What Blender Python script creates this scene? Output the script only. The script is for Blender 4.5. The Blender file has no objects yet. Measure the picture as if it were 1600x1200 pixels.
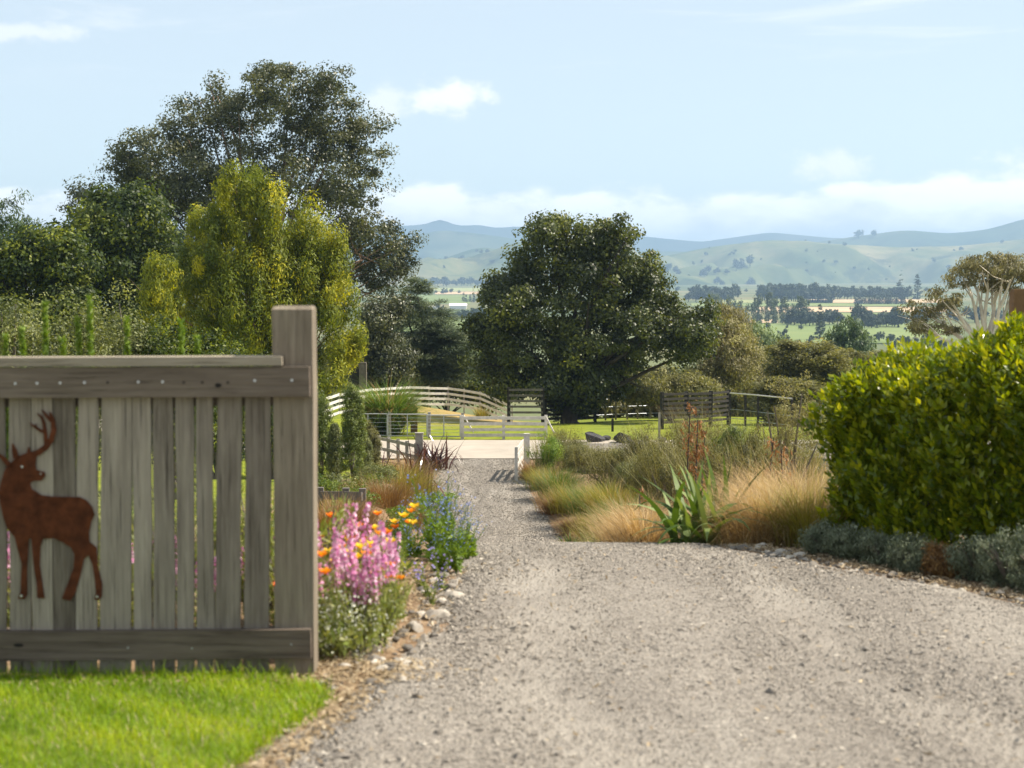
import bpy, math, random
import numpy as np
from mathutils import Vector

R = math.radians
sc = bpy.context.scene
COL = sc.collection

# ---------------------------------------------------------------- camera
F = 2800.0                      # focal length in photo pixels (1600 px wide)
PITCH = math.atan(175 / F)
EYE = 1.65
cam_d = bpy.data.cameras.new("camera")
cam = bpy.data.objects.new("camera", cam_d)
COL.objects.link(cam)
cam.location = (0, 0, EYE)
cam.rotation_euler = (math.pi / 2 - PITCH, 0, 0)
cam_d.sensor_width = 36
cam_d.lens = 36 * F / 1600
cam_d.clip_start = 0.1
cam_d.clip_end = 40000
cam_d.dof.use_dof = True
cam_d.dof.focus_distance = 42
cam_d.dof.aperture_fstop = 3.6
sc.camera = cam

# ---------------------------------------------------------------- sun, sky, exposure
SUN_EL, SUN_AZ = R(50), R(82)   # azimuth from the view direction (+Y) towards +X
sc.view_settings.view_transform = 'Standard'
sc.view_settings.look = 'None'
sc.view_settings.exposure = 0.9
sc.view_settings.gamma = 1
sun_d = bpy.data.lights.new("sun", 'SUN')
sun_d.energy = 4.9
sun_d.angle = R(0.53)
sun_d.color = (1.0, 0.91, 0.77)
sun = bpy.data.objects.new("sun", sun_d)
COL.objects.link(sun)
sd = Vector((math.sin(SUN_AZ) * math.cos(SUN_EL), math.cos(SUN_AZ) * math.cos(SUN_EL), math.sin(SUN_EL)))
sun.rotation_euler = (-sd).to_track_quat('-Z', 'Y').to_euler()
sun.location = (30, 20, 60)


class NT:
    """Small node-tree helper."""
    def __init__(s, tree):
        s.t = tree
        s.n = tree.nodes
        s.l = tree.links

    def node(s, kind, **kw):
        n = s.n.new(kind)
        for k, v in kw.items():
            setattr(n, k, v)
        return n

    def put(s, sock, v):
        if hasattr(v, 'is_linked'):
            s.l.new(v, sock)
        else:
            sock.default_value = v

    def math(s, op, a, b=0.0, c=None, clamp=False):
        n = s.node('ShaderNodeMath', operation=op, use_clamp=clamp)
        s.put(n.inputs[0], a)
        s.put(n.inputs[1], b)
        if c is not None:
            s.put(n.inputs[2], c)
        return n.outputs[0]

    def ss(s, v, a, b):
        n = s.node('ShaderNodeMapRange', interpolation_type='SMOOTHSTEP')
        s.put(n.inputs['Value'], v)
        s.put(n.inputs['From Min'], a)
        s.put(n.inputs['From Max'], b)
        return n.outputs['Result']

    def mix(s, f, a, b, mode='MIX'):
        n = s.node('ShaderNodeMix', data_type='RGBA', blend_type=mode)
        s.put(n.inputs[0], f)
        s.put(n.inputs[6], a if hasattr(a, 'is_linked') else tuple(a) + (1,))
        s.put(n.inputs[7], b if hasattr(b, 'is_linked') else tuple(b) + (1,))
        return n.outputs[2]

    def noise(s, vec, scale, detail=4, rough=0.55, dist=0.0):
        n = s.node('ShaderNodeTexNoise')
        if vec is not None:
            s.l.new(vec, n.inputs['Vector'])
        n.inputs['Scale'].default_value = scale
        n.inputs['Detail'].default_value = detail
        n.inputs['Roughness'].default_value = rough
        n.inputs['Distortion'].default_value = dist
        return n.outputs['Fac']

    def ramp(s, f, stops):
        n = s.node('ShaderNodeValToRGB')
        s.l.new(f, n.inputs[0])
        e = n.color_ramp.elements
        while len(e) < len(stops):
            e.new(0.5)
        for k, (p, c) in enumerate(stops):
            e[k].position = p
            e[k].color = tuple(c) + (1,)
        return n.outputs[0]

    def comb(s, x, y, z):
        n = s.node('ShaderNodeCombineXYZ')
        for k, v in enumerate((x, y, z)):
            s.put(n.inputs[k], v)
        return n.outputs[0]

    def sep(s, v):
        n = s.node('ShaderNodeSeparateXYZ')
        s.l.new(v, n.inputs[0])
        return n.outputs


def make_world():
    w = bpy.data.worlds.new("World")
    sc.world = w
    w.use_nodes = True
    t = NT(w.node_tree)
    t.n.clear()
    out = t.node('ShaderNodeOutputWorld')
    bg = t.node('ShaderNodeBackground')
    sky = t.node('ShaderNodeTexSky', sky_type='NISHITA', sun_disc=False)
    sky.sun_elevation = SUN_EL
    sky.sun_rotation = SUN_AZ
    sky.altitude = 100
    sky.air_density = 0.8
    sky.dust_density = 0.25
    sky.ozone_density = 1.6
    d = t.node('ShaderNodeTexCoord').outputs['Generated']
    x, y, z = t.sep(d)
    az = t.math('ARCTAN2', x, y)
    el = t.math('ARCSINE', z)
    # cumulus bank along the horizon
    v1 = t.comb(t.math('MULTIPLY', az, 26), t.math('MULTIPLY', el, 58), 0.3)
    n1 = t.noise(v1, 1.0, 7, 0.56)
    v2 = t.comb(t.math('MULTIPLY', az, 9), 4.0, 0.0)
    n2 = t.noise(v2, 1.0, 2)
    rise = t.ss(az, 0.10, 0.29)
    edge = t.math('ADD', 0.0465, t.math('MULTIPLY', t.math('SUBTRACT', n1, 0.5), 0.034))
    edge = t.math('ADD', edge, t.math('MULTIPLY', t.math('SUBTRACT', n2, 0.5), 0.022))
    edge = t.math('ADD', edge, t.math('MULTIPLY', rise, 0.008))
    bank = t.ss(t.math('SUBTRACT', edge, el), -0.0012, 0.0075)
    low = t.ss(el, -0.005, 0.02)
    # small cloud above the valley
    def puff(a0, e0, ra, re, amp):
        da = t.math('DIVIDE', t.math('SUBTRACT', az, a0), ra)
        de = t.math('DIVIDE', t.math('SUBTRACT', el, e0), re)
        r = t.math('SQRT', t.math('ADD', t.math('MULTIPLY', da, da), t.math('MULTIPLY', de, de)))
        vv = t.comb(t.math('MULTIPLY', az, 60), t.math('MULTIPLY', el, 95), 2.7)
        nn = t.noise(vv, 1.0, 6, 0.6)
        f = t.math('ADD', t.math('SUBTRACT', 1.0, r), t.math('MULTIPLY', t.math('SUBTRACT', nn, 0.5), 2.0))
        return t.math('MULTIPLY', t.ss(f, 0.05, 0.75), amp)
    p1 = puff(-0.036, 0.0965, 0.034, 0.0135, 0.95)
    p2 = puff(-0.068, 0.094, 0.022, 0.014, 0.6)
    p3 = puff(0.178, 0.056, 0.03, 0.012, 0.7)
    p4 = puff(0.31, 0.054, 0.07, 0.018, 0.8)
    # thin streaks high up
    v3 = t.comb(t.math('MULTIPLY', az, 7), t.math('MULTIPLY', el, 60), 1.1)
    n3 = t.noise(v3, 1.0, 6, 0.62, 0.6)
    cir = t.math('MULTIPLY', t.ss(n3, 0.52, 0.78), t.math('MULTIPLY', t.ss(el, 0.09, 0.135), 0.42))
    p5 = puff(-0.265, 0.127, 0.045, 0.008, 0.55)
    m = bank
    for q in (p1, p2, p3, p4, p5, cir):
        m = t.math('MAXIMUM', m, q)
    shade = t.ss(t.math('ADD', n1, t.math('MULTIPLY', t.math('SUBTRACT', edge, el), -9.0)), 0.10, 0.46)
    cc = t.mix(shade, (6.1, 6.3, 6.5), (7.6, 7.55, 7.3))
    skyc = t.mix(1.0, sky.outputs[0], (0.90, 0.98, 1.0), 'MULTIPLY')
    skyc = t.mix(0.62, skyc, (5.55, 5.95, 6.0))
    cb = t.mix(shade, (5.6, 5.9, 6.2), (9.2, 9.05, 8.7))
    cc = t.mix(bank, cc, cb)
    col = t.mix(t.math('MULTIPLY', m, 0.88), skyc, cc)
    t.l.new(col, bg.inputs[0])
    bg.inputs[1].default_value = 0.09
    t.l.new(bg.outputs[0], out.inputs[0])


make_world()

# ---------------------------------------------------------------- helpers
rng = np.random.default_rng(7)
random.seed(7)


def at(px, py, Y):
    """World point on the sight line of photo pixel (px, py) at distance Y."""
    u, v = (px - 800) / F, (600 - py) / F
    cp, sp = math.cos(PITCH), math.sin(PITCH)
    k = Y / (cp + v * sp)
    return np.array([u * k, Y, EYE + k * (-sp + v * cp)])


def sstep(x, a, b):
    t = np.clip((np.asarray(x, float) - a) / (b - a), 0, 1)
    return t * t * (3 - 2 * t)


PY = np.array([-60, -30, 0, 13.2, 15, 18, 22, 30, 38, 46, 60, 75, 86, 100, 130, 200, 400, 700, 30000.])
PZ = np.array([1.4, .80, 0, -.435, -.63, -1.15, -1.9, -3.5, -4.6, -5.13, -5.2, -5.2, -5.6, -6.4, -10, -18, -27, -30, -30])
LE = np.array([[-30, -3], [5, -1.4], [6.7, -.95], [8.4, -.78], [10, -.52], [12, -.45], [14, -.5], [20, -.75], [28, -1.15], [36, -1.55], [46, -2.05], [52, -2.35], [62, -2.65], [66, -2.8], [80, -2.8]])
RE = np.array([[-30, 9], [5, 7.5], [8, 4.6], [10.85, 3.05], [12.6, 2.2], [14, 1.75], [18, 1.5], [28, 1.7], [36, 1.5], [46, 1.28], [50, .97], [55, .70], [62, .38], [66, .5], [80, .5]])


def led(y): return np.interp(y, LE[:, 0], LE[:, 1])
def red(y): return np.interp(y, RE[:, 0], RE[:, 1])


def gz(x, y):
    x, y = np.asarray(x, float), np.asarray(y, float)
    z = (np.interp(y - .8, PY, PZ) + np.interp(y, PY, PZ) * 2 + np.interp(y + .8, PY, PZ)) / 4
    wy = sstep(y, 15, 26) * (1 - sstep(y, 52, 63))
    z = z + 1.5 * sstep(led(y) - x, -.05, 1.25) * sstep(y, 15, 41) * (1 - sstep(y, 44, 58))
    z = z + 0.7 * sstep(x - red(y), 0.0, 1.6) * wy
    z = z + 0.11 * np.clip(-x - 8, 0, 24) * sstep(y, 18, 32) * (1 - sstep(y, 100, 160))
    z = z + 0.75 * np.exp(-((x + 6.5) / 4) ** 2 - ((y - 95) / 9) ** 2) - .35 * np.exp(-((x - 1) / 3) ** 2 - ((y - 97) / 8) ** 2)
    return z


def G(px, Y, dz=0.0):
    """Ground point in photo column px at distance Y."""
    x = (px - 800) / F * Y * 1.004
    return np.array([x, Y, float(gz(x, Y)) + dz])


def unit(v):
    return v / (np.linalg.norm(v, axis=-1, keepdims=True) + 1e-9)


class Geo:
    """Collects vertices, faces and a per-vertex tint."""
    def __init__(s):
        s.v, s.f, s.t, s.m, s.n = [], [], [], [], 0

    def add(s, V, Fc, tint=0.5, mat=0):
        V = np.asarray(V, float).reshape(-1, 3)
        Fc = np.asarray(Fc, int)
        s.v.append(V)
        s.f.append(Fc + s.n)
        s.t.append(np.broadcast_to(np.asarray(tint, float), (len(V),)))
        s.m.append(np.full(len(Fc), mat))
        s.n += len(V)
        return s

    def shifted(s, o):
        s.v = [v - np.asarray(o) for v in s.v]
        return s

    def mesh(s, name, mats, smooth=False):
        me = bpy.data.meshes.new(name)
        V = np.concatenate(s.v)
        me.vertices.add(len(V))
        me.vertices.foreach_set('co', V.astype(np.float32).ravel())
        loops = np.concatenate([f.ravel() for f in s.f])
        sizes = np.concatenate([np.full(len(f), f.shape[1]) for f in s.f])
        me.loops.add(len(loops))
        me.loops.foreach_set('vertex_index', loops.astype(np.int32))
        me.polygons.add(len(sizes))
        me.polygons.foreach_set('loop_start', np.concatenate([[0], np.cumsum(sizes)[:-1]]).astype(np.int32))
        mats = mats if isinstance(mats, (list, tuple)) else [mats]
        for m in mats:
            me.materials.append(m)
        if len(mats) > 1:
            me.polygons.foreach_set('material_index', np.concatenate(s.m).astype(np.int32))
        me.polygons.foreach_set('use_smooth', np.full(len(sizes), smooth))
        a = me.attributes.new('tint', 'FLOAT', 'POINT')
        a.data.foreach_set('value', np.concatenate(s.t).astype(np.float32))
        me.update(calc_edges=True)
        me.validate()
        return me

    def obj(s, name, mats, parent=None, loc=None, smooth=False):
        o = bpy.data.objects.new(name, s.mesh(name, mats, smooth))
        COL.objects.link(o)
        if parent is not None:
            o.parent = parent
        if loc is not None:
            o.location = loc
        return o


def tag(o, label=None, cat=None, group=None, kind=None):
    if label: o['label'] = label
    if cat: o['category'] = cat
    if group: o['group'] = group
    if kind: o['kind'] = kind
    return o


def thing(name, label, cat, loc=(0, 0, 0), group=None, rz=0.0, s=1.0):
    o = bpy.data.objects.new(name, None)
    COL.objects.link(o)
    o.empty_display_size = 0.1
    o.location = [float(c) for c in loc]
    o.rotation_euler = (0, 0, rz)
    o.scale = (s, s, s)
    return tag(o, label, cat, group)


def dup(root, loc, rz=0.0, s=1.0, label=None, group=None):
    r = root.copy()
    COL.objects.link(r)
    r.location = [float(c) for c in loc]
    r.rotation_euler = (0, 0, rz)
    r.scale = (s, s, s) if not isinstance(s, tuple) else s
    if label: r['label'] = label
    if group: r['group'] = group
    for ch in root.children:
        c = ch.copy()
        COL.objects.link(c)
        c.parent = r
        for g in ch.children:
            d = g.copy()
            COL.objects.link(d)
            d.parent = c
    return r


def box(a, b):
    x0, y0, z0 = a
    x1, y1, z1 = b
    V = [(x0, y0, z0), (x1, y0, z0), (x1, y1, z0), (x0, y1, z0), (x0, y0, z1), (x1, y0, z1), (x1, y1, z1), (x0, y1, z1)]
    Q = [(0, 3, 2, 1), (4, 5, 6, 7), (0, 1, 5, 4), (1, 2, 6, 5), (2, 3, 7, 6), (3, 0, 4, 7)]
    return np.array(V, float), np.array(Q)


def bar(p, q, w, h, up=(0, 0, 1)):
    """Beam from p to q, w wide (sideways), h high (along up)."""
    p, q, up = np.array(p, float), np.array(q, float), np.array(up, float)
    d = unit(q - p)
    s = unit(np.cross(d, up))
    u = np.cross(s, d)
    V = []
    for c in (p, q):
        for a, b in ((-1, -1), (1, -1), (1, 1), (-1, 1)):
            V.append(c + s * a * w / 2 + u * b * h / 2)
    Q = [(0, 1, 2, 3), (7, 6, 5, 4), (0, 4, 5, 1), (1, 5, 6, 2), (2, 6, 7, 3), (3, 7, 4, 0)]
    return np.array(V), np.array(Q)


def tube(path, rad, sides=6):
    P = np.array(path, float)
    n = len(P)
    rad = np.broadcast_to(np.asarray(rad, float), (n,))
    T = unit(np.gradient(P, axis=0))
    ref = np.array([0.31, 0.87, 0.12])
    A = unit(np.cross(T, ref))
    B = np.cross(T, A)
    an = np.arange(sides) / sides * 2 * np.pi
    V = P[:, None] + rad[:, None, None] * (np.cos(an)[None, :, None] * A[:, None] + np.sin(an)[None, :, None] * B[:, None])
    V = V.reshape(-1, 3)
    Q = []
    for i in range(n - 1):
        for k in range(sides):
            k2 = (k + 1) % sides
            Q.append((i * sides + k, i * sides + k2, (i + 1) * sides + k2, (i + 1) * sides + k))
    V = np.vstack([V, P[-1:]])
    Q += [((n - 1) * sides + k, (n - 1) * sides + (k + 1) % sides, n * sides, n * sides) for k in range(0)]
    return V[:-1], np.array(Q)


def leaves(P, N, size, aspect=0.5, D=None, fold=0.0):
    """Diamond leaves at P facing N; D is the preferred long direction."""
    n = len(P)
    N = unit(N)
    if D is None:
        D = rng.normal(size=(n, 3))
    T = unit(D - N * (D * N).sum(1, keepdims=True))
    S = np.cross(N, T)
    L = np.broadcast_to(np.asarray(size, float), (n,))[:, None]
    W = L * aspect
    V = np.stack([P - T * L * .5, P + S * W * .5 - N * fold * L - T * L * .08, P + T * L * .5, P - S * W * .5 - N * fold * L - T * L * .08], 1).reshape(-1, 3)
    i = np.arange(n)[:, None] * 4
    return V, i + np.array([[0, 1, 2, 3]])


def blades(root, az, lean, length, width, droop, seg=4, taper=1.5):
    n = len(root)
    b = lambda q: np.broadcast_to(np.asarray(q, float), (n,))
    az, lean, length, width, droop = map(b, (az, lean, length, width, droop))
    d = np.stack([np.cos(az), np.sin(az), 0 * az], 1)
    side = np.stack([-np.sin(az), np.cos(az), 0 * az], 1)
    tw = rng.normal(0, .5, n)[:, None]
    side = unit(side * np.cos(tw) + d * np.sin(tw))
    P = root.copy()
    rows = []
    for i in range(seg + 1):
        t = i / seg
        w = width * max(0.06, 1 - t ** taper) * (0.75 + .25 * min(1, t * 4))
        rows.append(np.stack([P - side * w[:, None] / 2, P + side * w[:, None] / 2], 1))
        th = lean + droop * (t + .5 / seg) ** 1.4
        P = P + (length / seg)[:, None] * (np.sin(th)[:, None] * d + np.cos(th)[:, None] * np.array([0, 0, 1.]))
    V = np.stack(rows, 1).reshape(-1, 3)
    base = np.arange(n)[:, None, None] * (2 * (seg + 1))
    q = np.array([[2 * i, 2 * i + 1, 2 * i + 3, 2 * i + 2] for i in range(seg)])[None]
    return V, (base + q).reshape(-1, 4), 2 * (seg + 1)


# ---------------------------------------------------------------- materials
def principled(name):
    m = bpy.data.materials.new(name)
    m.use_nodes = True
    t = NT(m.node_tree)
    p = t.n['Principled BSDF']
    return m, t, p


def foliage(name, cols, trans=0.35, rough=0.55, tcol=(1.25, 1.2, .45), spec=0.3):
    m, t, p = principled(name)
    a = t.node('ShaderNodeAttribute', attribute_name='tint')
    c = t.ramp(a.outputs['Fac'], [(k / (len(cols) - 1), cc) for k, cc in enumerate(cols)])
    t.l.new(c, p.inputs['Base Color'])
    p.inputs['Roughness'].default_value = rough
    p.inputs['Specular IOR Level'].default_value = spec
    tr = t.node('ShaderNodeBsdfTranslucent')
    t.l.new(t.mix(1.0, c, tcol, 'MULTIPLY'), tr.inputs[0])
    mx = t.node('ShaderNodeMixShader')
    mx.inputs[0].default_value = trans
    t.l.new(p.outputs[0], mx.inputs[1])
    t.l.new(tr.outputs[0], mx.inputs[2])
    t.l.new(mx.outputs[0], t.n['Material Output'].inputs[0])
    return m


def plain(name, col, rough=0.7, var=0.25, scale=8.0, bump=0.0, spec=0.3, metal=0.0):
    m, t, p = principled(name)
    pos = t.node('ShaderNodeTexCoord').outputs['Object']
    n = t.noise(pos, scale, 6, 0.65)
    lo = [c * (1 - var) for c in col]
    hi = [min(1, c * (1 + var)) for c in col]
    t.l.new(t.ramp(n, [(0.3, lo), (0.7, hi)]), p.inputs['Base Color'])
    p.inputs['Roughness'].default_value = rough
    p.inputs['Specular IOR Level'].default_value = spec
    p.inputs['Metallic'].default_value = metal
    if bump:
        b = t.node('ShaderNodeBump')
        b.inputs['Strength'].default_value = bump
        b.inputs['Distance'].default_value = 0.02
        t.l.new(n, b.inputs['Height'])
        t.l.new(b.outputs[0], p.inputs['Normal'])
    return m


def wood(name, axis, lo, hi, scale=1.0, green=0.0):
    """Weathered timber with the grain along axis (0 x, 1 y, 2 z)."""
    m, t, p = principled(name)
    x, y, z = t.sep(t.node('ShaderNodeTexCoord').outputs['Object'])
    a = t.node('ShaderNodeAttribute', attribute_name='tint').outputs['Fac']
    off = t.math('MULTIPLY', a, 37.0)
    c = [x, y, z]
    k = [46.0 * scale] * 3
    k[axis] = 1.7 * scale
    v = t.comb(*[t.math('ADD', t.math('MULTIPLY', c[i], k[i]), off) for i in range(3)])
    g1 = t.noise(v, 1.0, 8, 0.7, 0.4)
    k2 = [9.0 * scale] * 3
    k2[axis] = 2.2 * scale
    v2 = t.comb(*[t.math('ADD', t.math('MULTIPLY', c[i], k2[i]), off) for i in range(3)])
    g2 = t.noise(v2, 1.0, 5, 0.6, 0.3)
    k3 = [150.0 * scale] * 3
    k3[axis] = 2.4 * scale
    v3 = t.comb(*[t.math('ADD', t.math('MULTIPLY', c[i], k3[i]), off) for i in range(3)])
    g3 = t.noise(v3, 1.0, 3, 0.6)
    f = t.math('ADD', t.math('MULTIPLY', g1, .55), t.math('ADD', t.math('MULTIPLY', g2, .35), t.math('MULTIPLY', t.math('SUBTRACT', a, .5), .55)))
    c1 = t.ramp(f, [(0.22, lo), (0.47, [(l + h) / 2 for l, h in zip(lo, hi)]), (0.68, hi)])
    crack = t.ss(g3, 0.40, 0.30)
    c1 = t.mix(t.math('MULTIPLY', crack, .75), c1, [q * .35 for q in lo])
    if green:
        c1 = t.mix(t.math('MULTIPLY', t.ss(g2, .5, .68), green), c1, (.17, .18, .10))
    t.l.new(c1, p.inputs['Base Color'])
    p.inputs['Roughness'].default_value = .85
    p.inputs['Specular IOR Level'].default_value = .15
    b = t.node('ShaderNodeBump')
    b.inputs['Strength'].default_value = .8
    b.inputs['Distance'].default_value = .008
    t.l.new(t.math('SUBTRACT', g1, t.math('MULTIPLY', crack, .4)), b.inputs['Height'])
    t.l.new(b.outputs[0], p.inputs['Normal'])
    return m


M = {}
M['slat'] = wood('weathered_slat', 2, (.075, .058, .044), (.42, .365, .30), green=.06)
M['rail'] = wood('weathered_rail', 0, (.08, .06, .046), (.265, .215, .17))
M['cap'] = wood('weathered_cap', 0, (.20, .165, .125), (.42, .365, .285))
M['post'] = wood('weathered_post', 2, (.09, .07, .05), (.35, .295, .225), green=.1)
M['knot'] = plain('wood_knot', (.02, .017, .014), .9)
M['steel'] = plain('screw_steel', (.62, .66, .70), .35, .1, 90, metal=.7)
M['rust'] = plain('rusty_steel', (.088, .027, .011), .85, .55, 16, .5, .15)
M['fence_white'] = plain('old_white_paint', (.55, .52, .475), .75, .22, 6)
M['paddock_white'] = plain('white_paddock_paint', (.64, .62, .585), .75, .2, 6)
M['fence_grey'] = plain('grey_fence_timber', (.30, .275, .24), .85, .3, 5)
M['fence_mid'] = plain('grey_brown_fence_timber', (.13, .115, .10), .85, .3, 5)
M['fence_dark'] = plain('dark_fence_timber', (.028, .024, .02), .85, .4, 4)
M['brown_post'] = plain('brown_treated_timber', (.17, .10, .05), .85, .35, 7, .4)
M['wire'] = plain('galvanised_wire', (.42, .44, .46), .45, .15, 20, metal=.6)
M['bark_grey'] = plain('grey_bark', (.16, .135, .11), .9, .45, 5, .5)
M['bark_pink'] = plain('pinkish_bark', (.27, .17, .115), .9, .4, 4, .4)
M['bark_white'] = plain('white_gum_bark', (.62, .55, .47), .8, .25, 3)
M['bark_dark'] = plain('dark_bark', (.055, .043, .034), .9, .4, 5, .5)
M['rock_dark'] = plain('dark_basalt', (.042, .040, .043), .85, .6, 4, 1.0)
M['shed_wall'] = plain('pale_shed_wall', (.75, .75, .74), .6, .05, 1)
M['shed_roof'] = plain('pale_shed_roof', (.8, .8, .8), .5, .05, 1)

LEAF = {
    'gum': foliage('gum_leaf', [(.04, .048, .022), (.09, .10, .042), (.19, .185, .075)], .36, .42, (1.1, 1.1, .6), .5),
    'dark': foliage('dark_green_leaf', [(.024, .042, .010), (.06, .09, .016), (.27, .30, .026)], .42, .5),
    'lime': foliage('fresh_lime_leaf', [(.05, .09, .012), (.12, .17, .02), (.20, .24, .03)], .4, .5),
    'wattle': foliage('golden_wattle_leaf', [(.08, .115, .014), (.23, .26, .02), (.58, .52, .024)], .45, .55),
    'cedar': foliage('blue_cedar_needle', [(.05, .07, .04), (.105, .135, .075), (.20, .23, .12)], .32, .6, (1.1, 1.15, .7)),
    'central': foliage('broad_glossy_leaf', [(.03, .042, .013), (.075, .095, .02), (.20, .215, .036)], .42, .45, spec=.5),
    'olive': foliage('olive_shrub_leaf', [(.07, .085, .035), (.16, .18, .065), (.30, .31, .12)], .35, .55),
    'kanuka': foliage('kanuka_leaf', [(.095, .094, .038), (.195, .19, .074), (.33, .305, .12)], .4, .6),
    'twig': foliage('dry_twig_leaf', [(.14, .12, .06), (.24, .215, .095), (.36, .33, .13)], .3, .6),
    'willow': foliage('pale_willow_leaf', [(.10, .14, .06), (.17, .22, .09), (.26, .30, .12)], .35, .6),
    'pine': foliage('pine_needle', [(.028, .05, .018), (.06, .10, .034), (.13, .18, .06)], .32, .55),
    'far': foliage('far_tree_leaf', [(.022, .036, .018), (.045, .065, .028), (.085, .11, .045)], .22, .6),
    'farpale': foliage('far_poplar_leaf', [(.06, .085, .04), (.10, .13, .055), (.15, .18, .08)], .25, .6),
    'hedge': foliage('glossy_hedge_leaf', [(.068, .118, .007), (.17, .238, .010), (.36, .39, .017)], .5, .24, (1.5, 1.25, .2), .6),
    'silver': foliage('silver_bush_leaf', [(.065, .082, .044), (.14, .165, .095), (.29, .31, .21)], .2, .7, (1, 1, .8)),
    'coprosma': foliage('wiry_olive_leaf', [(.06, .06, .02), (.14, .135, .042), (.27, .25, .08)], .3, .6),
    'bright': foliage('bright_green_leaf', [(.07, .13, .014), (.15, .24, .022), (.26, .35, .04)], .4, .5),
    'stem': foliage('garden_stem_leaf', [(.085, .125, .024), (.19, .24, .05), (.36, .36, .13)], .4, .5),
    'lawn': foliage('lawn_blade', [(.10, .20, .003), (.225, .36, .005), (.44, .51, .013)], .42, .5, (1.35, 1.15, .1)),
    'tan': foliage('tan_sedge_blade', [(.23, .14, .05), (.46, .325, .14), (.74, .60, .36)], .35, .55, (1.2, 1, .6)),
    'ygreen': foliage('yellow_green_sedge', [(.12, .13, .012), (.26, .24, .03), (.42, .36, .08)], .38, .55, (1.2, 1.1, .4)),
    'russet': foliage('russet_sedge', [(.13, .065, .02), (.24, .13, .04), (.36, .23, .08)], .3, .6, (1.2, 1, .6)),
    'flax': foliage('flax_blade', [(.04, .075, .012), (.10, .16, .025), (.33, .38, .16)], .3, .5, (1.2, 1.2, .3), .25),
    'purple': foliage('bronze_flax_blade', [(.035, .012, .012), (.085, .03, .024), (.30, .17, .12)], .2, .25, (1.2, .8, .6), .6),
    'pampas': foliage('green_clump_blade', [(.045, .085, .015), (.10, .165, .03), (.19, .26, .06)], .35, .5),
    'fountain': foliage('fountain_grass_blade', [(.05, .10, .015), (.12, .20, .03), (.24, .32, .08)], .4, .45),
    'column': foliage('columnar_shrub_leaf', [(.065, .09, .022), (.15, .195, .045), (.30, .34, .10)], .4, .5),
    'gumtop': foliage('gum_top_leaf', [(.10, .095, .05), (.20, .185, .10), (.34, .30, .17)], .35, .55),
    'rustpod': foliage('rusty_seed_pod', [(.14, .06, .02), (.28, .13, .045), (.42, .23, .09)], .3, .6, (1.2, 1, .6)),
    'dry': foliage('dry_leaf_litter', [(.17, .115, .06), (.32, .235, .135), (.50, .41, .28)], .1, .8, (1, 1, .8)),
    'pink': foliage('pink_petal', [(.62, .16, .40), (.80, .38, .60), (.90, .70, .80)], .4, .6, (1, 1, 1)),
    'orange': foliage('orange_petal', [(.85, .16, .01), (.9, .32, .01), (.9, .42, .02)], .4, .5, (1, 1, 1)),
    'yellow': foliage('yellow_petal', [(.85, .5, .01), (.9, .6, .02), (.9, .68, .05)], .4, .5, (1, 1, 1)),
    'white': foliage('white_petal', [(.70, .72, .55), (.78, .79, .68), (.85, .85, .78)], .35, .6, (1, 1, 1)),
    'blue': foliage('blue_petal', [(.14, .20, .62), (.24, .33, .78), (.42, .5, .85)], .4, .6, (1, 1, 1)),
    'violet': foliage('violet_petal', [(.3, .22, .6), (.42, .34, .72), (.5, .45, .8)], .4, .6, (1, 1, 1)),
    'stone': foliage('loose_stone', [(.10, .088, .075), (.25, .222, .188), (.48, .43, .36)], 0.0, .85, (1, 1, 1), .2),
}


def ground_material():
    m, t, p = principled('ground_soil_and_grass')
    g = t.node('ShaderNodeNewGeometry').outputs['Position']
    x, y, z = t.sep(g)
    n = t.noise(g, 1.6, 8, .7)
    n2 = t.noise(g, 9.0, 6, .7)
    n3 = t.noise(g, .11, 4, .6)
    soil = t.ramp(t.math('ADD', t.math('MULTIPLY', n, .5), t.math('MULTIPLY', n2, .5)), [(.33, (.09, .055, .03)), (.5, (.22, .145, .085)), (.66, (.40, .29, .19))])
    grass = t.ramp(n, [(.3, (.10, .135, .014)), (.55, (.19, .22, .02)), (.75, (.29, .27, .045))])
    dry = t.ramp(n, [(.3, (.25, .18, .06)), (.7, (.38, .28, .12))])
    wet = t.ramp(t.noise(g, .5, 6, .65), [(.3, (.12, .16, .022)), (.7, (.22, .25, .045))])
    # the paddock: dry towards the curved fence, fresh grass by the yards
    dr = t.math('MULTIPLY', t.ss(t.math('ADD', y, t.math('MULTIPLY', n2, 9)), 82, 96), t.ss(x, 2.0, -1.0))
    pad = t.mix(dr, grass, dry)
    pad = t.mix(t.math('MULTIPLY', t.ss(x, 2.5, 4.0), .75), pad, wet)
    near = t.mix(t.ss(y, 71, 74), soil, pad)
    near = t.mix(t.math('MULTIPLY', t.ss(t.math('ADD', x, t.math('MULTIPLY', n, 3)), -2.5, -4.5), t.ss(y, 12, 16)), near, grass)
    near = t.mix(t.math('MULTIPLY', t.ss(x, 4.5, 6.5), .8), near, grass)
    far = t.ramp(t.noise(g, .004, 3, .5), [(.35, (.085, .11, .045)), (.5, (.135, .15, .065)), (.65, (.21, .185, .09))])
    c = t.mix(t.ss(y, 150, 320), near, far)
    t.l.new(c, p.inputs['Base Color'])
    p.inputs['Roughness'].default_value = .95
    p.inputs['Specular IOR Level'].default_value = .1
    b = t.node('ShaderNodeBump')
    b.inputs['Strength'].default_value = .6
    b.inputs['Distance'].default_value = .05
    t.l.new(n2, b.inputs['Height'])
    t.l.new(b.outputs[0], p.inputs['Normal'])
    return m


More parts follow.
